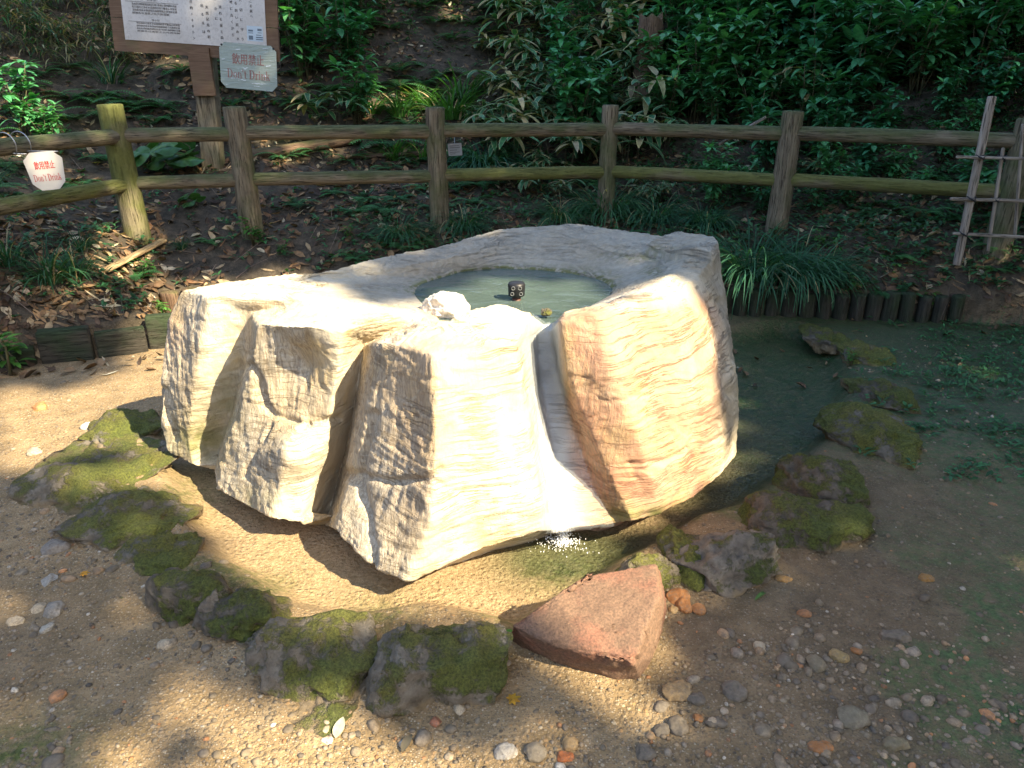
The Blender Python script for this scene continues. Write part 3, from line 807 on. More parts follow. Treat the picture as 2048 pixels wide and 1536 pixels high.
def box_stone(name, box, seed, mat, label, cat="stone", group=None, h=None, sink=0.35, z0=-0.01, sub=5, rot=None, **kw):
    x0, y0, x1, y1 = box
    c = pix((x0 + x1) / 2, (y0 + y1) / 2, z=z0 + 0.04)
    dist = np.linalg.norm(c - np.array([0, 0, CAM_Z]))
    ang = math.asin((CAM_Z - c[2]) / dist)
    w = (x1 - x0) * dist / F
    if h is None: h = min(0.20, max(0.05, 0.42 * w))
    dep = max(0.5 * w, ((y1 - y0) * dist / F - h * math.cos(ang)) / math.sin(ang))
    tot = h / (1 - sink)
    zc = z0 + h - tot / 2
    cpos = pix((x0 + x1) / 2, (y0 + y1) / 2, z=z0 + h * 0.45)
    me = stone_mesh(name, (w * 1.06, dep * 1.06, tot), seed, mat, sub, **kw)
    o = obj(name, me, None, (cpos[0], cpos[1], zc), (0, 0, 0)); k_ = 0.96 if w > 0.45 else 1.14; o.scale = (k_ + .03, k_ + .06, 1.12)
    tag(o, label, cat, group)
    return o
G = "mossy stones ringing the spring"
ST = [
 ((60, 845, 345, 1010), 11, 'moss', "broad flat mossy slab at the left edge of the stone ring", dict(h=0.07  )),
 ((205, 808, 320, 890), 12, 'moss_bright', "low yellow-green mossy stone beside the boulder's shadow on the left", dict(h=0.05)),
 ((165, 960, 350, 1095), 13, 'moss', "grey stone with moss patch below the broad slab on the left", dict(h=0.09)),
 ((265, 1060, 395, 1145), 14, 'moss_bright', "narrow bright green moss hump left of the dry basin floor", dict(h=0.06)),
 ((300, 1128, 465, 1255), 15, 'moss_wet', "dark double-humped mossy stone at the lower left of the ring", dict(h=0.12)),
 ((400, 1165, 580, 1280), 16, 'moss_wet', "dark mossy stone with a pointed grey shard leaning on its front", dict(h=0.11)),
 ((492, 1240, 640, 1335), 17, 'moss', "low smooth green-topped stone wedged behind the front left stone", dict(h=0.06)),
 ((545, 1215, 740, 1400), 18, 'moss', "tall ridged mossy stone left of the largest front stone", dict(h=0.15)),
 ((700, 1205, 1040, 1420), 19, 'moss', "largest mossy grey stone, front centre, left of the red block", dict(h=0.15, facets=14)),
 ((1225, 1098, 1345, 1195), 21, 'moss', "small pointed wet mossy stone behind the red block", dict(h=0.10, facets=12)),
 ((1335, 1045, 1400, 1180), 22, 'moss_bright', "upright green mossy stone right of the pointed wet one", dict(h=0.10)),
 ((1385, 1040, 1565, 1185), 23, 'basalt', "dark grey lumpy stone with little moss above the orange pebbles", dict(h=0.13)),
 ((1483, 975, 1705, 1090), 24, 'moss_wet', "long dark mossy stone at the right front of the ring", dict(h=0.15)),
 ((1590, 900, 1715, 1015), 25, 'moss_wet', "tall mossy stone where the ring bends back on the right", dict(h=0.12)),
 ((1675, 808, 1830, 915), 26, 'moss_bright', "rounded mossy stone on the right side of the ring", dict(h=0.10)),
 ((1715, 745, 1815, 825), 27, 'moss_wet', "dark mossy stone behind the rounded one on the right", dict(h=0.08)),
 ((1680, 678, 1765, 735), 28, 'moss_bright', "bright yellow-green moss cushion stone near the back right of the ring", dict(h=0.08)),
 ((1610, 645, 1690, 702), 29, 'moss_wet', "small green stone farthest back in the ring on the right", dict(h=0.07)),
]
for box, sd, m, lab, kw in ST:
    box_stone("mossy_stone", box, sd, M[m], lab, "stone", G, **kw)
box_stone("half_buried_stone", (600, 1345, 730, 1460), 41, M['basalt'], "sunlit bare stone half buried in front of the ridged mossy stone", h=0.035, flat=0.3)
box_stone("half_buried_stone", (60, 940, 150, 1005), 42, M['basalt'], "pale split stone half buried at the far left path edge", h=0.035, flat=0.3)
box_stone("half_buried_stone", (200, 1165, 300, 1220), 43, M['basalt'], "pale worn stone flush with the path left of the dark double-humped stone", h=0.02, flat=0.2)
# shard leaning on a stone
sh = box_stone("stone_shard", (398, 1178, 450, 1265), 44, M['basalt'], "pointed grey shard leaning against a dark mossy stone", h=0.10, facets=12)
# white stone at the basin's overflow, small pebble at the notch
def loose(name, px, py, z, size, seed, mat, label, sub=3, rotz=0.0, **kw):
    q = pix(px, py, z=z)
    o = obj(name, stone_mesh(name, size, seed, mat, sub, **kw), None, (q[0], q[1], z), (0, 0, rotz))
    return tag(o, label, "stone")
M['white_rock'] = mat_stone("white_stone", (0.62, 0.58, 0.50), (0.74, 0.70, 0.62), 0.0, bumpd=0.004)
loose("white_stone", 892, 618, 0.70, (0.19, 0.16, 0.10), 51, M['white_rock'], "white lump of stone in the overflow left of the basin's front rim", 5)
loose("mossy_pebble", 1092, 626, 0.70, (0.055, 0.04, 0.03), 52, M['moss'], "little dark mossy pebble sitting in the notch where the water leaves the basin", 4)
# red-brown block
top = [(1022, 1252, .125), (1075, 1222, .14), (1130, 1182, .155), (1190, 1148, .17), (1240, 1152, .17), (1312, 1128, .185), (1318, 1190, .17), (1290, 1262, .145), (1268, 1322, .11), (1180, 1308, .10), (1110, 1290, .105)]
tp = [pix(a, b, z=c) for a, b, c in top]
bot = [(1022, 1275), (1050, 1295), (1100, 1322), (1170, 1350), (1215, 1360), (1285, 1360), (1325, 1300), (1338, 1220), (1325, 1140)]
bt = [pix(a, b, z=-0.06 + 0.02) + np.array([0, -0.01, -0.02]) for a, b in bot] + [pix(1200, 1150, z=0.1) * [1, 1, 0] + np.array([0, 0.0, -0.07]), pix(1100, 1215, z=0.1) * [1, 1, 0] + np.array([0, 0, -0.07])]
b = bmesh.new()
for q in tp + bt: b.verts.new(q)
bmesh.ops.convex_hull(b, input=b.verts)
bmesh.ops.delete(b, geom=[v for v in b.verts if not v.link_faces], context='VERTS')
bmesh.ops.bevel(b, geom=b.edges[:], offset=0.007, segments=2, affect='EDGES', profile=0.6)
bmesh.ops.triangulate(b, faces=b.faces[:])
for _ in range(7):
    es = [e for e in b.edges if e.calc_length() > 0.011]
    if not es: break
    bmesh.ops.subdivide_edges(b, edges=es, cuts=1)
    bmesh.ops.triangulate(b, faces=[f for f in b.faces if len(f.verts) > 3])
bmesh.ops.recalc_face_normals(b, faces=b.faces[:])
b.normal_update()
Vv = np.array([v.co[:] for v in b.verts]); Nn = np.array([v.normal[:] for v in b.verts])
dd = 0.010 * fbm(Vv * 7, 3, 3) + 0.005 * fbm(Vv * 22, 3, 4) + 0.0022 * noise(Vv * 90, 5)
dd -= 0.010 * np.exp(-((fbm(Vv * 9, 2, 6) - 0.35) / 0.05) ** 2) * (Nn[:, 2] < 0.7)
Vv = Vv + Nn * dd[:, None]
Ff = [[v.index for v in f.verts] for f in b.faces]; b.free()
M['redblock'] = (lambda: (lambda t: t.done(t.bsdf(t.mix(t.ramp(t.noise(t.coord(), 150, 4, 0.7), [(0.35, 0.75), (0.65, 0.0)]),
    t.mix(t.ramp(t.noise(t.coord(), 7, 5), [(0.5, 0.0), (0.72, 1.0)]), (0.27, 0.165, 0.105), (0.36, 0.15, 0.095)), (0.085, 0.06, 0.045)), 0.85,
    t.bump(t.noise(t.coord(), 120, 6, 0.75), 1.0, 0.006), 0.3)))(NT("red_sandstone")))()
tag(obj("red_stone_block", mesh_np("red_stone_block", Vv, Ff, M['redblock'], True)), "reddish brown wedge of stone with a flat slanting top in front of the spring", "stone")

# single stones and pebbles that stand out
ORANGE, TAN, GREY, BUFF = (0.34, 0.15, 0.05), (0.36, 0.24, 0.11), (0.17, 0.14, 0.10), (0.46, 0.37, 0.24)
def pebble(px, py, wpx, hpx, c, label, seed, cat="pebble", flat=0.6, rotz=None, group="loose pebbles on the path"):
    q = ground_hit(px, py)
    d_ = np.linalg.norm(q - np.array([0, 0, CAM_Z])); w = wpx * d_ / F
    an = math.asin((CAM_Z - q[2]) / d_); dep = hpx * d_ / F / math.sin(an) * 0.85
    me = stone_mesh("pebble", (w, dep, min(w, dep) * flat), seed, M['pebble'], 4, 4, 0.7, 0.8)
    a = me.attributes.new("Col", 'FLOAT_COLOR', 'POINT')
    n_ = len(me.vertices)
    a.data.foreach_set("color", np.hstack([np.tile(c, (n_, 1)), np.ones((n_, 1))]).astype(np.float32).ravel())
    o = obj("pebble", me, None, (q[0], q[1], q[2] + min(w, dep) * flat * 0.08), (0, 0, 0 if rotz is None else rotz))
    return tag(o, label, cat, group)
PB = [
 (1358, 1198, 42, 30, ORANGE, "largest bright orange pebble beside the red block"),
 (1368, 1215, 30, 26, ORANGE, "smaller orange pebble touching the largest orange one"),
 (1345, 1222, 18, 16, TAN, "small tan pebble under the two orange ones by the red block"),
 (1396, 1224, 26, 18, (0.40, 0.19, 0.07), "flat orange-brown pebble right of the orange pair"),
 (1352, 1390, 56, 44, TAN, "big tan holed pebble in front of the red block"),
 (1392, 1402, 34, 26, GREY, "grey-brown pebble right of the big holed tan one"),
 (1466, 1388, 44, 38, GREY, "dark flat cobble right of the tan holed pebble"),
 (1502, 1162, 28, 30, (0.30, 0.18, 0.08), "tan-orange pointed pebble under the dark grey lumpy stone"),
 (1470, 1170, 34, 30, (0.22, 0.16, 0.09), "brown rounded pebble next to the pointed one under the lumpy stone"),
 (1446, 1176, 18, 16, (0.33, 0.17, 0.07), "small rusty pebble in the row under the lumpy stone"),
 (1415, 1175, 22, 20, GREY, "dark pebble at the left end of the row under the lumpy stone"),
 (1394, 1440, 22, 16, ORANGE, "orange pebble among dark cobbles at lower right of centre"),
 (1358, 1456, 38, 34, GREY, "round dark cobble at bottom right of centre"),
 (1322, 1470, 30, 24, GREY, "oval dark cobble left of the round one near the bottom"),
 (1432, 1450, 44, 22, GREY, "wide flat dark cobble near the bottom right"),
 (873, 1453, 20, 22, (0.45, 0.18, 0.09), "salmon red round pebble in the sunlit gravel"),
 (1132, 1522, 30, 24, (0.50, 0.16, 0.05), "deep orange pebble at the bottom edge"),
 (1140, 1495, 30, 24, TAN, "tan pebble just above the deep orange one at the bottom"),
 (1012, 1512, 44, 28, (0.36, 0.33, 0.28), "pale grey cobble at the bottom edge centre"),
 (1070, 1508, 44, 34, (0.24, 0.20, 0.14), "brown cobble beside the pale grey one at the bottom"),
 (1288, 1512, 40, 30, GREY, "slate grey cobble at the bottom edge right of centre"),
 (655, 1466, 18, 20, BUFF, "little cream pebble left of the long pale leaf"),
 (655, 1484, 24, 16, (0.6, 0.55, 0.45), "white pebble under the little cream one"),
 (332, 1296, 28, 16, BUFF, "pale oval pebble on the path below the dark mossy stones"),
 (415, 1300, 20, 14, GREY, "grey pebble right of the pale oval pebble"),
 (920, 1422, 20, 22, BUFF, "pale pointed pebble below the largest mossy stone"),
 (1565, 1160+0, 34, 14, (0.34, 0.19, 0.06), "flat amber pebble on the shady path at the right"),
 (1852, 1158, 30, 14, (0.34, 0.18, 0.05), "flat orange pebble in the weeds at the right"),
 (1700, 1440, 60, 34, (0.20, 0.17, 0.11), "broad flat brownish cobble low on the right"),
 (1790, 1497, 42, 24, (0.22, 0.18, 0.10), "brown cobble at the bottom right"),
 (1640, 1500, 40, 20, ORANGE, "orange-brown cobble at the bottom right, left of the brown one"),
 (1790, 1278, 50, 26, GREY, "long grey cobble in the shady gravel on the right"),
 (1632, 1330, 34, 34, (0.22, 0.18, 0.11), "upright-looking brown cobble amid the shady gravel on the right"),
 (1678, 1318, 36, 22, (0.34, 0.24, 0.10), "mustard pebble amid the shady gravel on the right"),
 (1712, 1304, 22, 14, ORANGE, "small orange pebble amid the shady gravel on the right"),
 (172, 1048, 16, 12, BUFF, "small buff pebble left of the grey mossed stone"),
 (112, 1100, 46, 22, (0.24, 0.21, 0.17), "flat oval grey cobble on the left path"),
 (100, 1165, 26, 20, (0.34, 0.32, 0.27), "pale grey pebble on the left path"),
 (108, 1222, 34, 24, (0.28, 0.25, 0.20), "grey cobble in the shade on the left path"),
 (80, 1220, 18, 14, BUFF, "buff pebble beside the grey cobble on the left path"),
 (30, 1247, 28, 14, BUFF, "flat buff pebble near the left edge"),
 (95, 1262, 20, 18, (0.40, 0.36, 0.28), "pale rounded pebble in the shade at the left"),
 (80, 818, 26, 12, (0.50, 0.22, 0.08), "orange flat pebble in the sunlit sand at the left"),
 (175, 856, 22, 10, (0.6, 0.58, 0.5), "white pebble at the edge of the low yellow-green stone"),
 (70, 905, 22, 12, (0.42, 0.34, 0.24), "tan pebble at the left, above the broad slab"),
 (1520, 1298, 24, 18, BUFF, "cream pebble low on the shady path right of the red block"),
]
for i, a in enumerate(PB): pebble(*a, seed=200 + i)

# gravel: thousands of small stones pressed into the path
def gravel(n):
    V0, F0 = ico(1); V1, F1 = ico(2)
    X = rng.uniform(-2.9, 3.3, n); Y = rng.uniform(0.8, 4.4, n)
    P = np.stack([X, Y], -1)
    g = ground_z(X, Y, False)
    px_, py_ = proj(np.stack([X, Y, g], -1))
    db = poly_sd(P, BASIN)
    dens = 0.07 + 0.85 * sstep(1080, 1500, px_) * sstep(1150, 1330, py_) + 0.5 * sstep(600, 100, px_) * sstep(900, 1150, py_) + 0.4 * sstep(1360, 1500, py_)
    P30 = np.stack([X, Y, X * 0], -1)
    dens = dens * (0.35 + 0.9 * sstep(-0.2, 0.35, fbm(P30 * 2.3, 3, 77)))
    ok = (poly_sd(P, CURB) < -0.02) & (db > -0.02) & (rng.uniform(0, 1, n) < dens) & (px_ > -60) & (px_ < 2110) & (py_ < 1600)
    X, Y, g = X[ok], Y[ok], g[ok]; m = len(X)
    sz = 0.0035 + 0.0115 * rng.beta(1.2, 4.2, m) + 0.016 * (rng.uniform(0, 1, m) < 0.016 + 0.03 * (X > 0.25) * (Y < 1.9)) * rng.uniform(0.4, 1, m)
    pal = np.array([(0.15, 0.12, 0.08), (0.21, 0.165, 0.105), (0.28, 0.21, 0.13), (0.34, 0.27, 0.18), (0.25, 0.20, 0.14), (0.40, 0.19, 0.08), (0.50, 0.44, 0.34), (0.33, 0.22, 0.12), (0.12, 0.10, 0.075), (0.19, 0.155, 0.11)])
    pr = np.array([.16, .20, .17, .12, .12, .045, .03, .06, .05, .045]); ci = rng.choice(len(pal), m, p=pr / pr.sum())
    Vs, Fs, Cs, Ms = [], [], [], 0; base = 0
    for k in range(m):
        VV, FF = (V1, F1) if sz[k] > 0.009 else (V0, F0)
        s = sz[k] * rng.uniform(0.65, 1.25, 3) * np.array([1, 1, 0.62])
        jit = 1 + rng.uniform(-0.14, 0.14, (len(VV), 1))
        a = rng.uniform(0, 6.28); ca, sa = math.cos(a), math.sin(a)
        q = VV * jit * s
        q = np.stack([q[:, 0] * ca - q[:, 1] * sa, q[:, 0] * sa + q[:, 1] * ca, q[:, 2]], -1) + [X[k], Y[k], g[k] + sz[k] * 0.02]
        Vs.append(q); Fs.append(FF + base); base += len(VV)
        Cs.append(np.tile(pal[ci[k]] * rng.uniform(0.75, 1.25), (len(VV), 1)))
    return mesh_np("gravel", np.vstack(Vs), np.vstack(Fs), M['pebble'], True, {"Col": np.vstack(Cs)})
tag(obj("gravel", gravel(78000)), kind="stuff")
# ------------------------------------------------------------------ the falling water (needs the rock's surface)
cut_l, cut_r = None, None
side_rows = np.arange(int(cumr[2] / cumr[-1] * (NV - 1)) - 2, int(row_k) + 4)
js = np.where((chan[int(row_t * 0.62)] > 0.5))[0]
if len(js) > 4:
    j0, j1 = js.min() - 4, js.max() + 5
    jr = np.arange(j0, j1)
    sub = Q[side_rows][:, jr] + (QR - Q)[side_rows][:, jr] * 0.9
    sgn = 1 if (QR[side_rows[40], jr[0]] - Q[side_rows[40], jr[0]]).sum() is not None else 1
    NNs = NN[side_rows][:, jr]
    outw = NNs * np.sign((NNs * (sub - np.array([0, 2.9, 0.3]))).sum(-1).mean())
    thick = 0.004 + 0.004 * (noise(sub * np.array([60, 60, 8]), 3))[..., None]
    A = sub + outw * (0.006 + thick)
    Bk = sub - outw * 0.004
    nr, nc = A.shape[:2]
    uvA = np.stack(np.meshgrid(np.linspace(0, 1, nc), np.linspace(0, 1, nr)), -1).reshape(-1, 2)
    fall = obj("falling_water", mesh_np("falling_water", A.reshape(-1, 3), grid_faces(nr, nc), M['fall'], True, None, uvA))
    tag(fall, kind="structure")
# splash where it lands
mb = MB(); V0, F0 = ico(1)
sc_ = pix(1126, 1086, z=-0.06)
for k in range(1500):
    up = rng.beta(1, 2.2) * 0.19
    a_ = rng.uniform(0, 6.28); rr_ = abs(rng.normal(0, 0.010 + 0.16 * up * (0.16 - up) / 0.0064 * 0.06))
    c_ = sc_ + np.array([rr_ * math.cos(a_), 0.02 + rr_ * math.sin(a_), up])
    if k > 1150:
        rr_ = abs(rng.normal(0, 0.045)); c_ = sc_ + np.array([rr_ * math.cos(a_) * 1.3, rr_ * math.sin(a_) * .8, 0.002])
    mb.add(V0 * rng.uniform(0.0007, 0.0026) * np.array([1, 1, rng.uniform(1, 2.2)]) + c_, F0.tolist())
for k in range(7):           # thin threads of falling water
    x_ = rng.normal(0, 0.008); y_ = 0.035 + rng.normal(0, 0.006)
    V_, F_ = tube([sc_ + [x_ + rng.normal(0, .002), y_, 0.005 + 0.15 * f_ * rng.uniform(.9, 1)] for f_ in np.linspace(0, 1, 7)], [0.0012, .0016, .002, .0022, .0022, .0025, .003], 6)
    mb.add(V_, F_)
M['drop'] = mat_plain("water_drop", (0.85, 0.87, 0.9), 0.15)
tag(mb.build("splash", M['drop']), kind="stuff")
# fountain head
fh = pix(1033, 590, z=0.70)
t_ = empty("fountain_head", (fh[0], fh[1], 0.66)); tag(t_, "small black pipe head with holes standing in the basin water", "fountain head")
M['iron'] = mat_plain("dark_iron", (0.02, 0.02, 0.022), 0.45, 0.3, vary=0.4)
M['iron_red'] = mat_plain("rusty_pipe", (0.10, 0.035, 0.02), 0.6, vary=0.3)
mb = MB(); prof = [(0.0, 0.035), (0.0, 0.018), (0.013, 0.027), (0.022, 0.034), (0.032, 0.040), (0.034, 0.082), (0.030, 0.090), (0.018, 0.093), (0.0, 0.094)]
Vh = []; n_ = 24
for r_, z_ in prof[2:]:
    for k_ in range(n_): Vh.append((r_ * math.cos(k_ * 2 * math.pi / n_), r_ * math.sin(k_ * 2 * math.pi / n_), z_))
mb.add(Vh, grid_faces(len(prof) - 2, n_, True).tolist())
mb.build("pipe_head", M['iron'], t_)
M['hole'] = mat_plain("nozzle_ring", (0.16, 0.17, 0.17), 0.5)
for sx in (-1, 1):
    for zc_ in (0.075, 0.052):
        mb = MB(); q = []
        cx_ = sx * 0.013 if zc_ > 0.06 else sx * 0.017
        yy = -math.sqrt(max(0.034 ** 2 - cx_ ** 2, 0)) - 0.001
        for k_ in range(13): q.append((cx_ + 0.0065 * math.cos(k_ * math.pi / 6), yy, zc_ + 0.0065 * math.sin(k_ * math.pi / 6)))
        V_, F_ = tube(q, 0.0014, 6); mb.add(V_, F_); mb.build("nozzle", M['hole'], t_)
V_, F_ = tube([(0, 0, -0.2), (0, 0, 0.036)], 0.017, 16); mb = MB(); mb.add(V_, F_); mb.build("pipe", M['iron_red'], t_)

# ------------------------------------------------------------------ log fence
def log_mesh(name, L, r, mat, seed, split=0.0, nseg=40, nr=28, flat=0.0, taper=0.0):
    V = []
    zs = np.linspace(0, L, nseg)
    TH = np.linspace(0, 2 * np.pi, nr, endpoint=False)
    T, Z = np.meshgrid(TH, zs)
    P = np.stack([np.cos(T), np.sin(T), Z * 2.0], -1) + seed * 5.3
    rr = r * (1 + 0.05 * fbm(P * np.array([1, 1, 1.2]), 3, seed) + 0.035 * noise(np.stack([np.cos(T) * 5, np.sin(T) * 5, Z * 2.2], -1) + seed, seed + 1)) * (1 - taper * Z / L)
    if split: rr = rr - r * split * np.exp(-((T - 4.5 - 0.15 * np.sin(Z * 9)) / 0.09) ** 2) * sstep(L * 0.45, L * 0.8, Z)
    bx, by = 0.02 * r * np.sin(Z * 3 + seed), 0.05 * r * np.sin(Z * 2.2 + seed * 2)
    X = rr * np.cos(T) + bx; Yv = rr * np.sin(T) + by
    V = np.stack([X, Yv, Z], -1).reshape(-1, 3)
    Fs = grid_faces(nseg, nr, True).tolist()
    # ends: bevel ring then cap
    n0 = len(V); e1 = V[:nr] * [0.9, 0.9, 1] - [0, 0, 0.006]; e2 = V[-nr:] * [0.9, 0.9, 1] + [0, 0, 0.006]
    V = np.vstack([V, e1, e2, [[0, 0, -0.007]], [[0, 0, L + 0.0085]]])
    for k in range(nr):
        k2 = (k + 1) % nr
        Fs.append([n0 + k, n0 + k2, k2, k]); Fs.append([(nseg - 1) * nr + k, (nseg - 1) * nr + k2, n0 + nr + k2, n0 + nr + k])
        Fs.append([n0 + 2 * nr, n0 + k2, n0 + k]); Fs.append([n0 + 2 * nr + 1, n0 + nr + k, n0 + nr + k2])
    return mesh_np(name, V, Fs, mat, True)
fence = empty("log_fence", (FENCE_P[3][0], FENCE_P[3][1], 0.4)); tag(fence, "weathered grey-green two-rail log fence running behind the spring", "fence")
def child_at(name, me, parent, a, b):
    """place a Z-aligned mesh from a towards b"""
    d = (Vector(b) - Vector(a)); q = d.to_track_quat('Z', 'X')
    o = obj(name, me, parent)
    o.matrix_world = Matrix.LocRotScale(Vector(a), q, None)
    o.parent = parent
    o.matrix_parent_inverse = Matrix.Identity(4)
    o.location = Vector(a) - parent.location
    return o
post_top = [1.33, 1.306, 1.283, 1.27, 1.275, 1.255, 1.235, 1.22]
post_lean = [(0, 0), (-0.055, 0), (-0.03, 0), (-0.012, 0), (0.0, 0), (0.02, 0), (0.045, 0), (0, 0)]
PR = [0.085, 0.088, 0.083, 0.075, 0.068, 0.078, 0.085, 0.08]
for i, (x, y) in enumerate(FENCE_P):
    zb = gz(x, y) - 0.12
    L = post_top[i] - zb
    m = M['wood_green'] if i in (1,) else M['wood']
    me = log_mesh("post", L, PR[i], m, 10 + i, split=0.35 if i in (2, 3) else 0.12, taper=0.08)
    child_at("post", me, fence, (x - post_lean[i][0] * 0, y, zb), (x + post_lean[i][0] * 0.5, y, post_top[i]))
rail_z = [1.115, 0.80]
for i in range(len(FENCE_P) - 1):
    (x0, y0), (x1, y1) = FENCE_P[i], FENCE_P[i + 1]
    d = Vector((x1 - x0, y1 - y0, 0)); n = d.normalized()
    for k, zr in enumerate(rail_z):
        r = 0.048 if k == 0 else 0.046
        m = M['wood_green'] if (k == 1 and i in (0, 3, 4, 5)) else M['wood']
        a = Vector((x0, y0, zr + (0.0 if i else 0.01))) + n * 0.02
        b = Vector((x1, y1, zr - 0.006)) - n * 0.02
        off = 0.0
        a.y += off; b.y += off
        me = log_mesh("rail", (b - a).length, r, m, 40 + i * 2 + k, nseg=60)
        child_at("rail", me, fence, a, b)

# ------------------------------------------------------------------ lettering
def text_mesh(s, size, width=None):
    c = bpy.data.curves.new("t", 'FONT'); c.body = s; c.size = size; c.align_x = 'CENTER'; c.align_y = 'CENTER'
    c.resolution_u = 2; c.extrude = 0.0006
    o = bpy.data.objects.new("t", c); col.objects.link(o)
    bpy.context.view_layer.update()
    me = bpy.data.meshes.new_from_object(o.evaluated_get(bpy.context.evaluated_depsgraph_get()))
    V = np.array([v.co[:] for v in me.vertices]); Fs = [list(pl.vertices) for pl in me.polygons]
    bpy.data.objects.remove(o); bpy.data.curves.remove(c); bpy.data.meshes.remove(me)
    if len(V) and width: V[:, 0] *= width / (V[:, 0].max() - V[:, 0].min())
    return V, Fs
# serif letters as strokes in a unit em (x-height .46, caps .7): (x0,y0,x1,y1,width)
def arc(cx, cy, rx, ry, a0, a1, w0, w1, n=14):
    out = []
    for i in range(n):
        t0, t1 = R(a0 + (a1 - a0) * i / n), R(a0 + (a1 - a0) * (i + 1) / n)
        th = lambda t: w0 + (w1 - w0) * abs(math.cos(t))
        for_ = [(cx + (rx - 0 * 1) * math.cos(t0), cy + ry * math.sin(t0)), (cx + rx * math.cos(t1), cy + ry * math.sin(t1)),
                (cx + (rx - th(t1)) * math.cos(t1), cy + (ry - th(t1) * 0.6) * math.sin(t1)), (cx + (rx - th(t0)) * math.cos(t0), cy + (ry - th(t0) * 0.6) * math.sin(t0))]
        out.append(for_)
    return out
def bar(x0, y0, x1, y1): return [[(x0, y0), (x1, y0), (x1, y1), (x0, y1)]]
def slant(x0, y0, x1, y1, w): return [[(x0, y0), (x0 + w, y0), (x1 + w, y1), (x1, y1)]]
SF = 0.035
GL = {
 'D': (0.72, bar(.10, 0, .22, .7) + bar(.02, 0, .32, SF) + bar(.02, .7 - SF, .32, .7) + arc(.30, .35, .36, .35, -90, 90, .04, .13)),
 'o': (0.50, arc(.25, .23, .22, .24, 0, 360, .04, .10, 24)),
 'n': (0.56, bar(.09, 0, .18, .46) + bar(.02, 0, .25, SF) + bar(.02, .46 - SF, .12, .46) + arc(.28, .28, .18, .18, 0, 150, .05, .09) + bar(.37, 0, .46, .29) + bar(.30, 0, .53, SF)),
 "'": (0.20, bar(.06, .50, .14, .70)),
 't': (0.34, bar(.11, .06, .20, .60) + bar(.02, .42, .30, .46) + arc(.23, .09, .12, .10, 180, 320, .04, .08, 8)),
 'r': (0.40, bar(.09, 0, .18, .46) + bar(.02, 0, .26, SF) + bar(.02, .46 - SF, .12, .46) + arc(.28, .32, .13, .14, 60, 150, .05, .07, 6) + bar(.28, .36, .36, .45)),
 'i': (0.28, bar(.09, 0, .18, .46) + bar(.02, 0, .25, SF) + bar(.02, .46 - SF, .12, .46) + bar(.09, .56, .18, .66)),
 'k': (0.54, bar(.09, 0, .18, .70) + bar(.02, 0, .25, SF) + bar(.02, .70 - SF, .12, .70) + slant(.36, .44, .16, .20, .05) + slant(.22, .28, .38, .02, .11) + bar(.32, 0, .52, SF) + bar(.28, .43, .46, .46)),
 ' ': (0.26, []),
}
def serif_text(s, size):
    Vs, Fs, x = [], [], 0.0
    for ch in s:
        w, polys = GL[ch]
        for pl in polys:
            n0 = len(Vs)
            for (a, b_) in pl: Vs.append((x + a, b_, 0))
            Fs.append([n0, n0 + 1, n0 + 2, n0 + 3])
        x += w
    V = np.array(Vs); V[:, 0] -= x / 2; V[:, 1] -= 0.3
    V = V * size
    # tiny separate heights so that overlapping strokes never share a plane
    for i, f in enumerate(Fs): V[f, 2] = 0.0004 + 0.00002 * i
    return V, Fs
def place(V, o, ex, ey, ez, off):
    return o + V[:, :1] * ex + V[:, 1:2] * ey + V[:, 2:3] * ez + off

# ------------------------------------------------------------------ information board
bx0 = p(392, 300, Y=6.6)
def board_pt(px, py): return p(px, py, Y=6.45)
TL = board_pt(240, 104); TR = board_pt(552, 128)
Yb = 6.35
def bp(px, py): return p(px, py, Y=Yb)
bl, br = bp(236, 100), bp(553, 102)
zb_ = (bl[2] + p(400, 108, Y=Yb)[2]) / 2
board = empty("information_board", (bp(404, 300)[0], Yb + 0.05, gz(bp(404, 300)[0], Yb))); tag(board, "brown wooden notice board on a square post behind the fence", "notice board")
def sub(name, V_, F_, mat, parent, smooth=False):
    V_ = np.asarray(V_) - np.array(parent.location)
    b_ = MB(); b_.add(V_, F_); return b_.build(name, mat, parent, smooth)
yaw = R(-2.5)
c0 = (bp(240, 100) + bp(553, 126)) / 2
ex = np.array([math.cos(yaw), math.sin(yaw), 0.0]); tilt = R(8)
ez = np.array([-math.sin(yaw) * -1 * math.cos(tilt) * 0 + math.sin(yaw) * math.cos(tilt), -math.cos(yaw) * math.cos(tilt), 0.0]) ; ez[2] = 0.02; ez /= np.linalg.norm(ez)
ey = np.cross(ez, ex); ey /= np.linalg.norm(ey)
roll = R(-3.6)
ex2 = ex * math.cos(roll) + ey * math.sin(roll); ey2 = -ex * math.sin(roll) + ey * math.cos(roll)
mpp = 6.1 / F           # metres per photo pixel at the board
BW, BH = 316 * mpp, 1.0
bc = c0                  # centre of the lower edge
def bpt(u, v, w=0.0): return bc + ex2 * u + ey2 * v + ez * w
def slab(u0, v0, u1, v1, w0, w1):
    V_ = [bpt(u, v, w) for u in (u0, u1) for v in (v0, v1) for w in (w0, w1)]
    return V_, [[0, 1, 3, 2], [4, 6, 7, 5], [0, 4, 5, 1], [2, 3, 7, 6], [0, 2, 6, 4], [1, 5, 7, 3]]
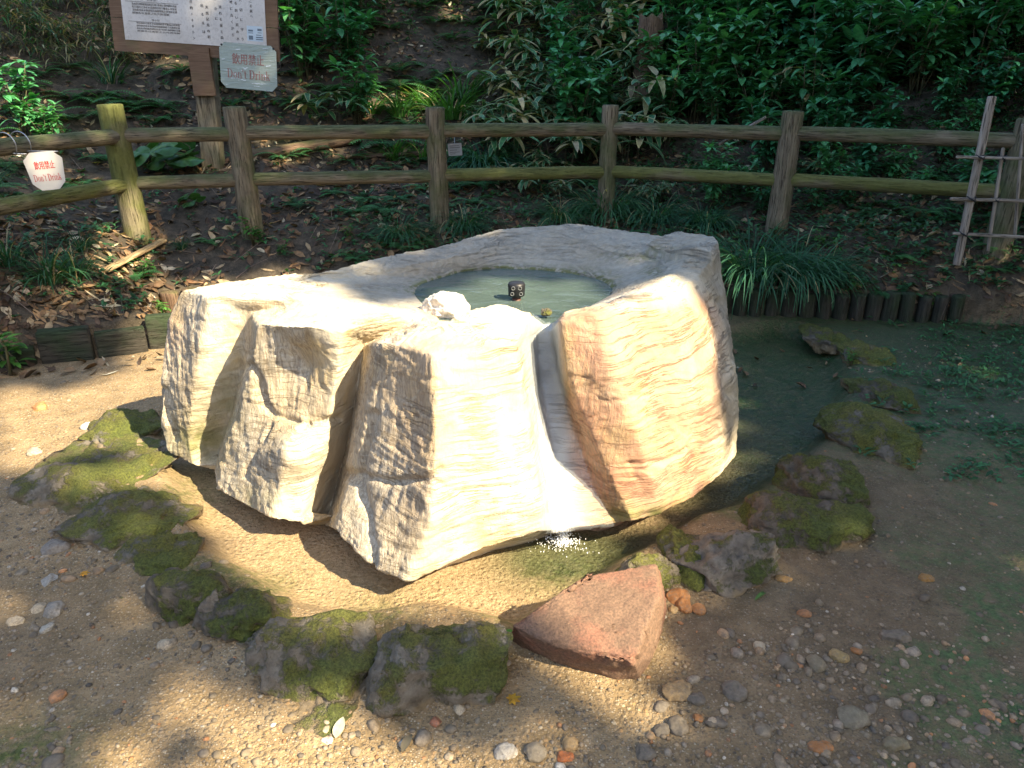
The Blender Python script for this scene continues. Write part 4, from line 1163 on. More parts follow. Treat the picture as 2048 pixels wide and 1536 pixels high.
def mat_boardwood():
    t = NT("board_wood"); co = t.coord()
    g = t.noise(t.mapping(co, (2, 20, 22)), 3, 6, 0.6)
    c = t.mix(t.ramp(g, [(0.35, 0.0), (0.65, 1.0)]), (0.125, 0.075, 0.045), (0.19, 0.12, 0.075))
    c = t.mix(t.ramp(t.noise(co, 5, 4), [(0.5, 0.0), (0.7, 0.5)]), c, (0.13, 0.12, 0.05))
    return t.done(t.bsdf(c, 0.8, t.bump(g, 0.4, 0.003), 0.3))
M['boardwood'] = mat_boardwood()
pw = 0.235
lev = [0.0, 0.235, 0.47, 0.70, 0.94]
for i in range(4):
    V_, F_ = slab(-BW / 2, lev[i] + (0.003 if i else 0), BW / 2, lev[i + 1] - 0.001, 0.0, 0.03)
    sub("plank", V_, F_, M['boardwood'], board)
V_, F_ = slab(-BW / 2 + 0.1, 0.02, BW / 2 - 0.1, 0.1, -0.05, -0.001); sub("batten", V_, F_, M['boardwood'], board)
def mat_steel():
    t = NT("brushed_plate"); co = t.coord()
    n = t.noise(t.mapping(co, (1, 1, 1)), 3, 3)
    c = t.mix(t.ramp(n, [(0.4, 0.0), (0.6, 1.0)]), (0.52, 0.50, 0.47), (0.62, 0.60, 0.57))
    c = t.mix(t.ramp(t.noise(co, 60, 4), [(0.3, 0.25), (0.5, 0.0)]), c, (0.25, 0.23, 0.20))
    return t.done(t.bsdf(c, 0.38, t.bump(n, 0.1, 0.005), 0.5, 0.55))
M['plate'] = mat_steel()
PWm, pl0 = 270 * mpp, 0.085
pu0, pu1 = -BW / 2 + 24 * mpp, -BW / 2 + 24 * mpp + PWm
V_, F_ = slab(pu0, pl0, pu1, 0.90, 0.032, 0.036); plate = sub("metal_plate", V_, F_, M['plate'], board)
M['ink'] = mat_plain("ink", (0.035, 0.03, 0.028), 0.6)
M['ink_red'] = mat_plain("red_ink", (0.50, 0.035, 0.03), 0.55)
M['ink_red_faded'] = mat_plain("faded_red_ink", (0.30, 0.13, 0.11), 0.55)
tx = MB()
def put(V2, F2, u, v, w=0.0375):
    V3 = np.array([bpt(u + a, v + b_, w + c_) for a, b_, c_ in V2]); tx.add(V3 - np.array(board.location), F2)
LINES = ["泉水由大地深處湧出經岩石流下形成小池周圍樹木茂盛", "每日湧出之清水冰涼透明四季不斷為人所愛護", "請勿飲用泉水敬請保持周圍環境之清潔與安靜", "感謝各位遊客之合作與理解"]
PXP = 270 * mpp / 270
def row(s, cxp, yp, wp, size):       # coordinates in photo pixels from the plate's lower left corner
    V2, F2 = text_mesh(s, size, wp * mpp)
    if len(V2): put(V2, F2, pu0 + cxp * mpp, pl0 + yp * mpp)
for k, (yy, s) in enumerate([(62, LINES[0]), (57, LINES[1]), (52, LINES[2])]): row(s, 62 - (0), yy, 84, 4.2 * mpp)
row(LINES[3], 54, 47, 70, 4.2 * mpp)
row("白水泉", 58, 70, 16, 5 * mpp)
for k, (yy, s) in enumerate([(30, LINES[1]), (25.5, LINES[2]), (21, LINES[0]), (16.5, LINES[3])]): row(s, 66, yy, 82, 3.4 * mpp)
row("백수천", 62, 36, 14, 4 * mpp)
V2, F2 = boxv((0, 0, 0.0002), (100 * mpp, 0.8 * mpp, 0.0006)); put(V2, F2, pu0 + 58 * mpp, pl0 + 66 * mpp); put(V2, F2, pu0 + 60 * mpp, pl0 + 32.5 * mpp)
tx.build("small_lettering", mat_plain("grey_ink", (0.20, 0.185, 0.17), 0.6), board, False); tx = MB()
COLS = [(132, 82, 10, "一日約100トン"), (152, 96, 22, "湧き出る水は"), (161, 64, 14, "天然記念の岩"), (178, 96, 46, "清らかに"), (186, 66, 14, "流れる泉と森"), (207, 98, 20, "この地に古くから"), (216, 98, 14, "伝わる白い岩の水"), (225, 80, 14, "大切に守り"), (244, 96, 54, "ようこそ泉へ")]
for cxp, ytop, ybot, s in COLS:
    n_ = len(s)
    for i, ch in enumerate(s):
        V2, F2 = text_mesh(ch, 6.0 * mpp)
        if len(V2): put(V2, F2, pu0 + cxp * mpp, pl0 + (ytop - (ytop - ybot) * i / max(1, n_ - 1)) * mpp)
tx.build("lettering", M['ink'], board, False)
stk = slab(pu1 - 36 * mpp, pl0 + 12 * mpp, pu1 - 6 * mpp, pl0 + 38 * mpp, 0.0365, 0.0372); stkr = sub("sticker", *stk, mat_plain("pale_sticker", (0.45, 0.55, 0.62), 0.5), board)
st2 = MB()
for (u, v, w_, h_) in [(-29, 30, 9, 3), (-29, 26, 9, 1.2), (-12, 32, 8, 4), (-12, 27, 8, 1.2), (-13, 19, 13, 2), (-13, 15.5, 13, 1.8), (-14, 23, 10, 1.4), (-29, 18, 8, 7)]:
    V2, F2 = boxv((0, 0, 0.0004), (w_ * mpp, h_ * mpp, 0.0006)); V3 = np.array([bpt(pu1 + u * mpp + a, pl0 + v * mpp + b_, 0.0374 + c_) for a, b_, c_ in V2]); st2.add(V3 - np.array(board.location), F2)
st2.build("sticker_print", mat_plain("sticker_ink", (0.12, 0.16, 0.20), 0.6), board, False)
for (u, v) in [(pu0 + 0.022, pl0 + 0.022), (pu1 - 0.022, pl0 + 0.022)]:
    V2, F2 = tube([bpt(u, v, 0.036), bpt(u, v, 0.041)], 0.009, 12); sub("screw", V2, F2, M['plate'], board)
for (u, v) in [(20 * mpp, 0.03), (20 * mpp, -0.05)]:
    V2, F2 = tube([bpt(u, v, 0.030), bpt(u, v, 0.036)], 0.008, 12); sub("bolt", V2, F2, M['plate'], board)
# post
pc = bpt(8 * mpp, 0.03, -0.03); gz_ = gz(pc[0] + 0.15, pc[1])
foot = p(420, 300, Y=pc[1] + 0.02)
V_, F_ = boxv((0, 0, 0), (0.15, 0.12, 1.0)); V_ = np.array(V_); topc = pc + ey2 * 0.2; ft = np.array([foot[0], foot[1], gz_ - 0.15])
for k in range(8):
    f = V_[k, 2] + 0.5; V_[k] = np.array([V_[k, 0], V_[k, 1], 0]) + ft * (1 - f) + topc * f
sub("post", V_, F_, M['wood'], board)
V_, F_ = boxv((0, 0, 0), (0.165, 0.035, 0.34)); 
cc_ = topc * 0.72 + ft * 0.28
sub("post_cover", np.array(V_) + (pc + (ft - topc) / np.linalg.norm(ft - topc) * 0.14 + np.array([0.0, -0.075, 0])), F_, M['boardwood'], board)

# the two "don't drink" plates
def octo(w, h, c, t):
    P = [(-w / 2 + c, -h / 2), (w / 2 - c, -h / 2), (w / 2, -h / 2 + c), (w / 2, h / 2 - c), (w / 2 - c, h / 2), (-w / 2 + c, h / 2), (-w / 2, h / 2 - c), (-w / 2, -h / 2 + c)]
    V = [(a, b_, 0) for a, b_ in P] + [(a, b_, t) for a, b_ in P]
    return np.array(V, float), [list(range(7, -1, -1)), list(range(8, 16))] + [[i, (i + 1) % 8, (i + 1) % 8 + 8, i + 8] for i in range(8)]
def drink_sign(o, ex_, ey_, ez_, w, h, c, mat, ink, label, tsz, tp=0.0):
    e = empty("warning_plate", tuple(o)); tag(e, label, "warning sign")
    V_, F_ = octo(w, h, c, 0.003)
    if tp: V_[:, 0] *= 1 + tp * V_[:, 1] / h
    sub("plate", place(V_, o, ex_, ey_, ez_, 0), F_, mat, e)
    b_ = MB()
    V2, F2 = text_mesh("飲用禁止", tsz * 1.15, w * 0.56)
    V3 = np.array(V2); V3[:, 1] += h * 0.14; V3[:, 2] += 0.0042
    for dx in (0, 0.0012): b_.add(place(V3 + [dx, 0, dx * 0.2], o, ex_, ey_, ez_, 0) - o, F2)
    V2, F2 = serif_text("Don't Drink", tsz * 1.28)
    V2[:, 0] *= w * 0.76 / (V2[:, 0].max() - V2[:, 0].min())
    V2[:, 1] -= h * 0.18; V2[:, 2] += 0.0042
    b_.add(place(V2, o, ex_, ey_, ez_, 0) - o, F2)
    b_.build("lettering", ink, e, False)
    return e
def mat_wrapped():
    t = NT("plastic_wrapped_plate"); co = t.coord()
    n = t.noise(t.mapping(co, (2, 1, 14), rot=(0, 0.12, 0)), 5, 4, 0.6)
    c = t.mix(t.ramp(n, [(0.62, 0.0), (0.66, 1.0)]), (0.32, 0.38, 0.33), (0.7, 0.75, 0.78))
    return t.done(t.bsdf(c, 0.18, t.bump(n, 0.6, 0.01), 0.6))
w1_, h1_ = 108 * mpp, 80 * mpp
o1 = p(497, 134, Y=6.26)
r1 = R(-4.5)
exa = ex * math.cos(r1) + ey * math.sin(r1); eya = -ex * math.sin(r1) + ey * math.cos(r1)
e1_ = drink_sign(o1, exa, eya, ez, w1_, h1_, 10 * mpp, mat_wrapped(), M['ink_red_faded'], "grey-green plastic-wrapped Don't Drink plate fixed to the corner of the notice board", 0.072)
for sx in (-1, 1):
    V2, F2 = tube([o1 + exa * sx * (w1_ / 2 - 0.02) + eya * (h1_ / 2 - 0.02) + ez * 0.0, o1 + exa * sx * (w1_ / 2 - 0.02) + eya * (h1_ / 2 - 0.02) + ez * 0.006], 0.008, 10)
    sub("screw", V2, F2, M['iron'], e1_)
# hanging plate on the fence at the left
fa, fb = np.array([*FENCE_P[0], 0]), np.array([*FENCE_P[1], 0])
Yh = 4.42
o2 = p(92, 342, Y=Yh)
exh = np.array([0.90, 0.42, 0.0]); exh /= np.linalg.norm(exh)
ezh = np.array([exh[1], -exh[0], 0.10]); ezh /= np.linalg.norm(ezh)
r2 = R(3)
eyh = np.cross(ezh, exh)
ex3 = exh * math.cos(r2) + eyh * math.sin(r2); ey3 = -exh * math.sin(r2) + eyh * math.cos(r2)
m2 = 4.3 / F
w2_, h2_ = 63 * m2, 73 * m2
M['white_plate'] = mat_plain("white_plate", (0.62, 0.59, 0.52), 0.45, vary=0.08, sc=6)
e2_ = drink_sign(o2, ex3, ey3, ezh, w2_, h2_, 14 * m2, M['white_plate'], M['ink_red'], "white Don't Drink plate hung with wire from the upper rail at the left", 0.042, 0.26)
M['wire'] = mat_plain("bare_wire", (0.45, 0.44, 0.42), 0.35, 0.8)
frac = lambda t_: fa + (fb - fa) * t_
for sx in (-1, 1):
    a_ = o2 + ex3 * sx * (w2_ / 2 - 0.012) + ey3 * (h2_ / 2 - 0.005)
    tq = ((a_ - fa)[:2] @ (fb - fa)[:2]) / ((fb - fa)[:2] @ (fb - fa)[:2])
    c_ = frac(tq); c_[2] = 1.122
    dr = (fb - fa); dr /= np.linalg.norm(dr); nr_ = np.array([dr[1], -dr[0], 0])
    pts_ = [a_] + [c_ + nr_ * math.cos(R(g_)) * 0.072 + np.array([0, 0, 1]) * math.sin(R(g_)) * 0.072 for g_ in range(-40, 230, 18)] + [a_ + np.array([0.002, 0.01, 0.0])]
    V2, F2 = tube(pts_, 0.0032, 7); sub("wire_loop", V2, F2, M['wire'], e2_, True)
# small paper notice behind the rails
o3 = p(910, 299, Y=6.0)
e3 = empty("paper_notice", tuple(o3)); tag(e3, "small blank-looking white paper notice hanging below the upper rail", "notice")
m3 = 5.9 / F
V_, F_ = boxv((0, 0, 0), (27 * m3, 23 * m3, 0.003)); exn = np.array([1, 0.05, 0.06]); exn /= np.linalg.norm(exn); ezn = np.array([0.05, -1, 0.1]); ezn /= np.linalg.norm(ezn); eyn = np.cross(ezn, exn)
sub("paper", place(np.array(V_), o3, exn, eyn, ezn, 0), F_, mat_plain("old_paper", (0.42, 0.40, 0.38), 0.7, vary=0.1), e3)
b_ = MB()
for k, (dy_, w_) in enumerate([(7, 18), (3.5, 20), (-1, 14), (-5, 19), (-8, 10)]):
    V_, F_ = boxv((0, 0, 0), (w_ * m3, 0.7 * m3, 0.001)); V_ = np.array(V_) + [-(20 - w_) * m3 / 2, dy_ * m3, 0.0025]; b_.add(place(V_, o3, exn, eyn, ezn, 0) - o3, F_)
b_.build("print", M['ink'], e3, False)
V_, F_ = tube([o3 + eyn * 11 * m3, o3 + eyn * 18 * m3 + [0, 0.03, 0], o3 + eyn * 22 * m3 + [0, 0.05, 0]], 0.0015, 5); sub("string", V_, F_, M['wire'], e3)

# ------------------------------------------------------------------ bamboo trellis at the right
def line3(a, b_, Y0, Y1): return p(a[0], a[1], Y=Y0), p(b_[0], b_[1], Y=Y1)
ta, tb = line3((1984, 195), (1914, 528), 4.55, 4.50)
tr = empty("bamboo_trellis", tuple(tb)); tag(tr, "grey bamboo trellis of tied poles leaning against the fence at the right", "trellis")
def pole(name, a, b_, r, seed, knots=True, mat='bamboo'):
    L = float(np.linalg.norm(b_ - a))
    me = log_mesh(name, L, r, M[mat], seed, nseg=30, nr=12)
    return child_at(name, me, tr, a, b_)
pole("pole", tb, ta, 0.024, 71)
for (a, b_, Y0, Y1, r, sd) in [((1915, 314), (2120, 319), 4.50, 4.45, 0.009, 72), ((1903, 398), (2120, 404), 4.50, 4.45, 0.010, 73), ((1908, 467), (2120, 478), 4.50, 4.45, 0.010, 74),
                               ((2006, 298), (1976, 500), 4.54, 4.52, 0.010, 75), ((2046, 250), (2030, 470), 4.54, 4.52, 0.009, 76)]:
    A_, B_ = line3(a, b_, Y0, Y1); pole("crossbar" if abs(a[1] - b_[1]) < 30 else "upright", B_, A_, r, sd)
for (kx, ky) in [(1960, 316), (1942, 399), (1926, 469), (2003, 317), (1990, 401)]:
    q = p(kx, ky, Y=4.495); b_ = MB()
    for g_ in range(3):
        pts_ = [q + np.array([0.022 * math.cos(k_), 0.028 * math.sin(k_), 0.010 * math.sin(k_ * 2 + g_) + 0.004 * g_]) for k_ in np.linspace(0, 6.28, 14)]
        V_, F_ = tube(pts_, 0.0022, 5); b_.add(V_ - np.array(tr.location), F_)
    b_.build("twine", M['iron'], tr)

# ------------------------------------------------------------------ timber edging of the beds
def edging(name, pts, h, zf, label, w=0.10, mat='wood_dark', seed=0, jit=0.012, below=0.12, group="timber edgings"):
    pts = [np.array(q, float) for q in pts]
    e = empty(name, (pts[0][0], pts[0][1], 0)); tag(e, label, "edging", group)
    r = np.random.default_rng(seed); n_p = 0
    for a, b_ in zip(pts[:-1], pts[1:]):
        L = np.linalg.norm(b_ - a); n_ = max(1, int(L / w)); d = (b_ - a) / L
        for i in range(n_):
            c_ = a + d * (i + 0.5) * L / n_
            zt = zf(c_) + h + r.uniform(-jit, jit)
            z0 = zf(c_) - below
            me = log_mesh("stake", zt - z0, L / n_ * 0.47, M[mat], int(r.integers(1, 900)), nseg=14, nr=12)
            o = obj("stake", me, e, (c_[0] - e.location[0] + r.uniform(-.004, .004), c_[1] - e.location[1] + r.uniform(-.006, .006), z0), (r.uniform(-.03, .03), r.uniform(-.03, .03), r.uniform(0, 6)))
            o.scale = (1.0, 0.8, 1.0); n_p += 1
    return e
flat0 = lambda c_: 0.0
edging("log_edging", [(1.25, 4.86), (2.0, 4.76), (2.95, 4.70)], 0.17, flat0, "dark row of short log stakes edging the bed behind the spring at the right", seed=1, jit=0.014)
edging("log_edging", [(-1.55, 5.10), (-0.6, 5.20), (0.5, 5.13), (1.2, 4.88)], 0.17, flat0, "row of stakes mostly hidden behind the boulder", seed=2)
edging("log_edging", [(-2.30, 4.72), (-1.60, 5.08)], 0.19, flat0, "short brown row of stakes below the broken stick at the left", w=0.13, mat='wood_brown', seed=3)
def boards(name, specs, label):
    e = empty(name, (specs[0][0][0], specs[0][0][1], 0)); tag(e, label, "edging", "timber edgings")
    for (a, b_, h, th, tl) in specs:
        a = np.array([*a, 0.0]); b_ = np.array([*b_, 0.0]); L = np.linalg.norm(b_ - a); d = (b_ - a) / L
        nz_ = 8; me = log_mesh("board", L, 0.5, M['wood_dark'], int(L * 1000) % 97, nseg=20, nr=20)
        V = np.zeros((len(me.vertices), 3), np.float32); me.vertices.foreach_get("co", V.ravel())
        ang = np.arctan2(V[:, 1], V[:, 0]); rad = np.hypot(V[:, 0], V[:, 1]) / 0.5
        cx_, sx_ = np.cos(ang), np.sin(ang); k_ = 1 / np.maximum(np.abs(cx_), np.abs(sx_))
        V[:, 0] = cx_ * k_ * rad * h / 2; V[:, 1] = sx_ * k_ * rad * th / 2
        V[:, 0] += 0.004 * fbm(V * 9, 3, 5)
        me.vertices.foreach_set("co", V.ravel()); me.update()
        q = Vector(d).to_track_quat('Z', 'X')
        # local X (height) must point up
        m_ = Matrix((( 0, 0, d[0]), (0, 0, d[1]), (1, 0, 0))).to_3x3()
        yv = np.cross(d, [0, 0, 1])
        m_ = Matrix(((0, yv[0], d[0]), (0, yv[1], d[1]), (1, 0, d[2])))
        o = obj("board", me, e, tuple(a + np.array([0, 0, h / 2 - 0.05 + tl]) - np.array(e.location)))
        o.rotation_euler = m_.to_euler()
    return e
boards("plank_edging", [((-2.62, 3.93), (-2.38, 4.00), 0.24, 0.05, 0.0), ((-2.36, 4.03), (-2.14, 4.14), 0.20, 0.05, 0.0), ((-2.13, 4.18), (-1.93, 4.24), 0.25, 0.05, 0.0), ((-3.12, 3.74), (-2.66, 3.92), 0.15, 0.05, 0.0)],
       "worn upright planks holding back soil at the left edge")
# ------------------------------------------------------------------ leaves
def leaf(mb, base, d, up, L, W, droop=0.5, c=(0.05, 0.12, 0.05), nseg=5, prof=None, fold=0.18, twist=0.0):
    """one leaf blade as a folded, drooping strip"""
    d = np.asarray(d, float); d = d / (np.linalg.norm(d) + 1e-9)
    up = np.asarray(up, float); side = np.cross(d, up); side /= (np.linalg.norm(side) + 1e-9); up = np.cross(side, d)
    P = np.asarray(base, float).copy(); V = []; U = []
    prof = prof or (lambda t: math.sin(math.pi * min(1, t ** 0.75)) ** 0.8)
    ang = 0.0; st = L / nseg
    for i in range(nseg + 1):
        t = i / nseg
        dd = d * math.cos(ang) - up * math.sin(ang); uu = up * math.cos(ang) + d * math.sin(ang)
        w = W / 2 * max(0.0, prof(t)) + 0.0008
        s = side * math.cos(twist * t) + uu * math.sin(twist * t)
        V += [P - s * w + uu * w * fold, P, P + s * w + uu * w * fold]
        U += [(0, t), (0.5, t), (1, t)]
        P = P + dd * st; ang += droop / nseg
    Fs = []
    for i in range(nseg):
        a = i * 3
        Fs += [[a, a + 1, a + 4, a + 3], [a + 1, a + 2, a + 5, a + 4]]
    mb.add(V, Fs, c, U)
def rv(r, a, b): return r.uniform(a, b)
def vary(c, r, k=0.25): return np.clip(np.array(c) * (1 + r.uniform(-k, k)) * (1 + r.uniform(-0.08, 0.08, 3)), 0, 1)
GREEN_D, GREEN_M, GREEN_L = (0.040, 0.12, 0.055), (0.055, 0.155, 0.065), (0.10, 0.22, 0.06)
DRY, STRAW = (0.36, 0.29, 0.16), (0.42, 0.36, 0.22)

def sasa_meshes(seed, n=7, H=0.45, dry=0.12, big=1.0, wdt=0.034, base=GREEN_D):
    r = np.random.default_rng(seed); A, Bm = MB(), MB()
    for k in range(n):
        a = rv(r, 0, 6.28); ln = rv(r, 0.0, 0.16); h = H * rv(r, 0.5, 1.1)
        b0 = np.array([math.cos(a) * ln, math.sin(a) * ln, -0.03]); lean = rv(r, 0.05, 0.3)
        tip = b0 + np.array([math.cos(a) * lean * h, math.sin(a) * lean * h, h])
        mid = (b0 + tip) / 2 + np.array([0, 0, 0.02])
        V_, F_ = tube([b0, mid, tip], [0.0028, 0.0024, 0.0016], 5); Bm.add(V_, F_, vary((0.14, 0.13, 0.05), r))
        nl = int(rv(r, 4, 8)); a0 = rv(r, 0, 6.28); isdry = r.uniform() < dry
        for j in range(nl):
            aa = a0 + j * 6.28 / nl + rv(r, -.3, .3); el = rv(r, -0.25, 0.55)
            c = vary(DRY if (isdry or r.uniform() < dry * 0.6) else base, r)
            leaf(A, tip - np.array([0, 0, rv(r, 0, 0.05)]), (math.cos(aa) * math.cos(el), math.sin(aa) * math.cos(el), math.sin(el)), (0, 0, 1), rv(r, .11, .20) * big, wdt * big * rv(r, .8, 1.2), rv(r, 0.4, 1.3), c, 5, lambda t: math.sin(math.pi * t ** 0.62) ** 0.55 if 0 < t < 1 else 0)
    return A.mesh("leaves", M['sasa']), Bm.mesh("stems", M['stem'])
def grassy_sasa_meshes(seed, n=16, H=0.30, dry=0.5):
    r = np.random.default_rng(seed); A, Bm = MB(), MB()
    for k in range(n):
        a = rv(r, 0, 6.28); ln = rv(r, 0.0, 0.25); h = H * rv(r, 0.4, 1.1)
        b0 = np.array([math.cos(a) * ln, math.sin(a) * ln, -0.03]); tip = b0 + np.array([rv(r, -.1, .1), rv(r, -.1, .1), h])
        V_, F_ = tube([b0, tip], [0.002, 0.001], 4); Bm.add(V_, F_, vary((0.2, 0.17, 0.09), r))
        for j in range(int(rv(r, 3, 7))):
            aa = rv(r, 0, 6.28); el = rv(r, -0.4, 0.6)
            c = vary(DRY if r.uniform() < dry else GREEN_M, r)
            leaf(A, b0 + (tip - b0) * rv(r, .5, 1), (math.cos(aa) * math.cos(el), math.sin(aa) * math.cos(el), math.sin(el)), (0, 0, 1), rv(r, .09, .20), rv(r, .008, .016), rv(r, 0.3, 1.6), c, 4)
    return A.mesh("leaves", M['leaf']), Bm.mesh("stems", M['stem'])
def shrub_meshes(seed, n=9, H=0.7, LL=0.11, WW=0.045, base=GREEN_M, whorl=6, glossy=True, spread=0.35):
    r = np.random.default_rng(seed); A, Bm = MB(), MB()
    for k in range(n):
        a = rv(r, 0, 6.28); h = H * rv(r, 0.35, 1.1); ln = rv(r, min(0.1, spread * .3), spread) * (h / H)
        b0 = np.array([rv(r, -.05, .05), rv(r, -.05, .05), -0.03]); tip = np.array([math.cos(a) * ln, math.sin(a) * ln, h])
        mid = (b0 + tip) / 2 + np.array([rv(r, -.03, .03), rv(r, -.03, .03), 0.05])
        V_, F_ = tube([b0, mid, tip], [0.006, 0.004, 0.0025], 5); Bm.add(V_, F_, vary((0.10, 0.10, 0.05), r))
        for node in (1.0, 0.93, 0.82, 0.68, 0.5):
            pt = b0 + (tip - b0) * node
            nl = max(2, int(whorl * (1 if node == 1 else 0.55)))
            for j in range(nl):
                aa = rv(r, 0, 6.28); el = rv(r, -0.3, 0.6) + (0.2 if node == 1 else 0)
                q = pt + np.array([math.cos(aa), math.sin(aa), 0]) * 0.015
                leaf(A, q, (math.cos(aa) * math.cos(el), math.sin(aa) * math.cos(el), math.sin(el)), (0, 0, 1), LL * rv(r, .6, 1.25), WW * rv(r, .7, 1.2), rv(r, 0.2, 1.1), vary(base, r, .35), 5, lambda t: math.sin(math.pi * t ** 0.8) ** 0.85 if 0 < t < 1 else 0, rv(r, .05, .3))
    return A.mesh("leaves", M['leaf_gloss' if glossy else 'leaf']), Bm.mesh("stems", M['stem'])
def fern_meshes(seed, n=7, L=0.35, base=GREEN_M):
    r = np.random.default_rng(seed); A, Bm = MB(), MB()
    for k in range(n):
        a = k * 6.28 / n + rv(r, -.4, .4); LF = L * rv(r, .6, 1.15); rise = rv(r, .35, .9)
        pts = []; P = np.array([0, 0, 0.0]); ang = rise
        ns = 16
        for i in range(ns + 1):
            pts.append(P.copy()); P = P + np.array([math.cos(a) * math.cos(ang), math.sin(a) * math.cos(ang), math.sin(ang)]) * LF / ns; ang -= (rise + 0.6) / ns
        V_, F_ = tube(pts[::2], 0.0014, 4); Bm.add(V_, F_, (0.08, 0.12, 0.03))
        c = vary(base, r, .3)
        for i in range(2, ns + 1):
            t = i / ns; w = LF * 0.26 * (math.sin(math.pi * min(1, t * 0.86 + 0.13)) ** 0.8)
            dv = pts[i] - pts[i - 1]; dv = dv / np.linalg.norm(dv); sd = np.cross(dv, [0, 0, 1]); sd /= np.linalg.norm(sd)
            for s in (-1, 1):
                leaf(A, pts[i], sd * s + dv * 0.45 + np.array([0, 0, .05]), (0, 0, 1), w * rv(r, .85, 1.1), LF * 0.055, 0.5, c * rv(r, .85, 1.15), 3, lambda t: (1 - t) ** 0.7, 0.0)
    return A.mesh("fronds", M['leaf']), Bm.mesh("stems", M['stem'])
def grass_meshes(seed, n=110, L=0.34, W=0.006, base=GREEN_D, spread=0.09, droop=(0.9, 2.2), dry=0.06, lift=(0.7, 1.45)):
    r = np.random.default_rng(seed); A = MB()
    for k in range(n):
        a = rv(r, 0, 6.28); q = math.sqrt(r.uniform()) * spread
        el = rv(r, *lift); LL = L * rv(r, .5, 1.15)
        b0 = np.array([math.cos(a) * q, math.sin(a) * q, -0.01]); a += rv(r, -.5, .5)
        c = vary(STRAW if r.uniform() < dry else base, r, .4)
        leaf(A, b0, (math.cos(a) * math.cos(el), math.sin(a) * math.cos(el), math.sin(el)), (0, 0, 1), LL, W * rv(r, .7, 1.3), rv(r, *droop), c, 7, lambda t: min(1, (1 - t) * 3) ** .6 if t < 1 else 0, .25)
    return (A.mesh("blades", M['leaf']),)
def big_leaf_meshes(seed, n=6, R0=0.11, base=(0.06, 0.15, 0.05)):
    r = np.random.default_rng(seed); A, Bm = MB(), MB()
    for k in range(n):
        a = rv(r, 0, 6.28); h = rv(r, .08, .26); ln = rv(r, .08, .28)
        tip = np.array([math.cos(a) * ln, math.sin(a) * ln, h])
        V_, F_ = tube([(0, 0, -.02), tip * [.4, .4, .8], tip], 0.003, 5); Bm.add(V_, F_, (0.08, 0.13, 0.05))
        rr = R0 * rv(r, .7, 1.2); c = vary(base, r, .3)
        tl = np.array([math.cos(a + rv(r, -.5, .5)), math.sin(a + rv(r, -.5, .5)), 0]); nrm = np.array([tl[0] * .5, tl[1] * .5 - .3, .9]); nrm /= np.linalg.norm(nrm)
        u_ = np.cross(nrm, [0, 1, .01]); u_ /= np.linalg.norm(u_); v_ = np.cross(nrm, u_)
        V, Fs, U = [tip], [], [(0.5, .5)]
        m_ = 22; ph = rv(r, 0, 6.28)
        for ring_ in (0.5, 1.0):
            for j in range(m_):
                t = 2 * math.pi * j / m_; rad = rr * ring_ * (1 - 0.55 * math.exp(-((math.atan2(math.sin(t - ph), math.cos(t - ph))) / .28) ** 2)) * (1 + .05 * math.cos(5 * t))
                V.append(tip + u_ * math.cos(t) * rad + v_ * math.sin(t) * rad + nrm * (.012 * ring_ * math.cos(3 * t) - .02 * ring_ * ring_)); U.append((.5 + .25 * math.cos(t) + .2, .5))
        for j in range(m_):
            j2 = (j + 1) % m_; Fs.append([0, 1 + j, 1 + j2]); Fs.append([1 + j, 1 + m_ + j, 1 + m_ + j2, 1 + j2])
        A.add(V, Fs, c, U)
    return A.mesh("leaves", M['leaf_gloss']), Bm.mesh("stems", M['stem'])

PROTO = {}
def proto(kind, ms): PROTO.setdefault(kind, []).append(ms)
for s in range(4): proto('sasa', sasa_meshes(300 + s, 9, 0.42, 0.14, 1.42, 0.036, (0.062, 0.195, 0.090)))
for s in range(3): proto('sasa_dry', grassy_sasa_meshes(320 + s, 24, .34))
for s in range(4): proto('shrub', shrub_meshes(340 + s, 13, 0.66, 0.15, 0.060, (0.080, 0.29, 0.120), 7))
for s in range(3): proto('shrub_dark', shrub_meshes(350 + s, 15, 0.8, 0.18, 0.075, (0.058, 0.245, 0.120), 7))
for s in range(3): proto('fern', fern_meshes(360 + s, 9, .36, (0.075, 0.25, 0.095)))
for s in range(3): proto('grass', grass_meshes(380 + s))
for s in range(2): proto('lily', grass_meshes(390 + s, 70, 0.42, 0.014, (0.06, 0.17, 0.04), .12, (0.8, 1.8)))
for s in range(2): proto('bigleaf', big_leaf_meshes(400 + s))
for s in range(2): proto('seedling', shrub_meshes(410 + s, 4, 0.14, 0.045, 0.02, (0.07, 0.19, 0.04), 5, False, .08))
for s in range(2): proto('mondo', grass_meshes(420 + s, 380, 0.36, 0.0042, (0.050, 0.155, 0.085), .16, (1.2, 2.6), .03, (0.5, 1.4)))
NAMES = {'sasa': ("bamboo_grass", "bamboo grass"), 'sasa_dry': ("dwarf_bamboo", "dwarf bamboo"), 'shrub': ("broadleaf_shrub", "shrub"), 'shrub_dark': ("laurel_shrub", "shrub"), 'fern': ("fern", "fern"),
         'grass': ("grass_tuft", "grass tuft"), 'lily': ("lily_clump", "plant"), 'bigleaf': ("leopard_plant", "plant"), 'seedling': ("seedling", "seedling"), 'mondo': ("mondo_grass", "grass clump")}
def plant(kind, x, y, s=1.0, label=None, group=None, z=None, tilt=(0, 0), rz=None):
    ms = PROTO[kind][random.randrange(len(PROTO[kind]))]
    nm, cat = NAMES[kind]
    z = gz(x, y) if z is None else z
    e = empty(nm, (x, y, z), (tilt[0], tilt[1], random.uniform(0, 6.28) if rz is None else rz)); e.scale = (s, s, s)
    for me in ms: obj(me.name.split('.')[0], me, e)
    tag(e, label, cat, group, "thing")
    return e
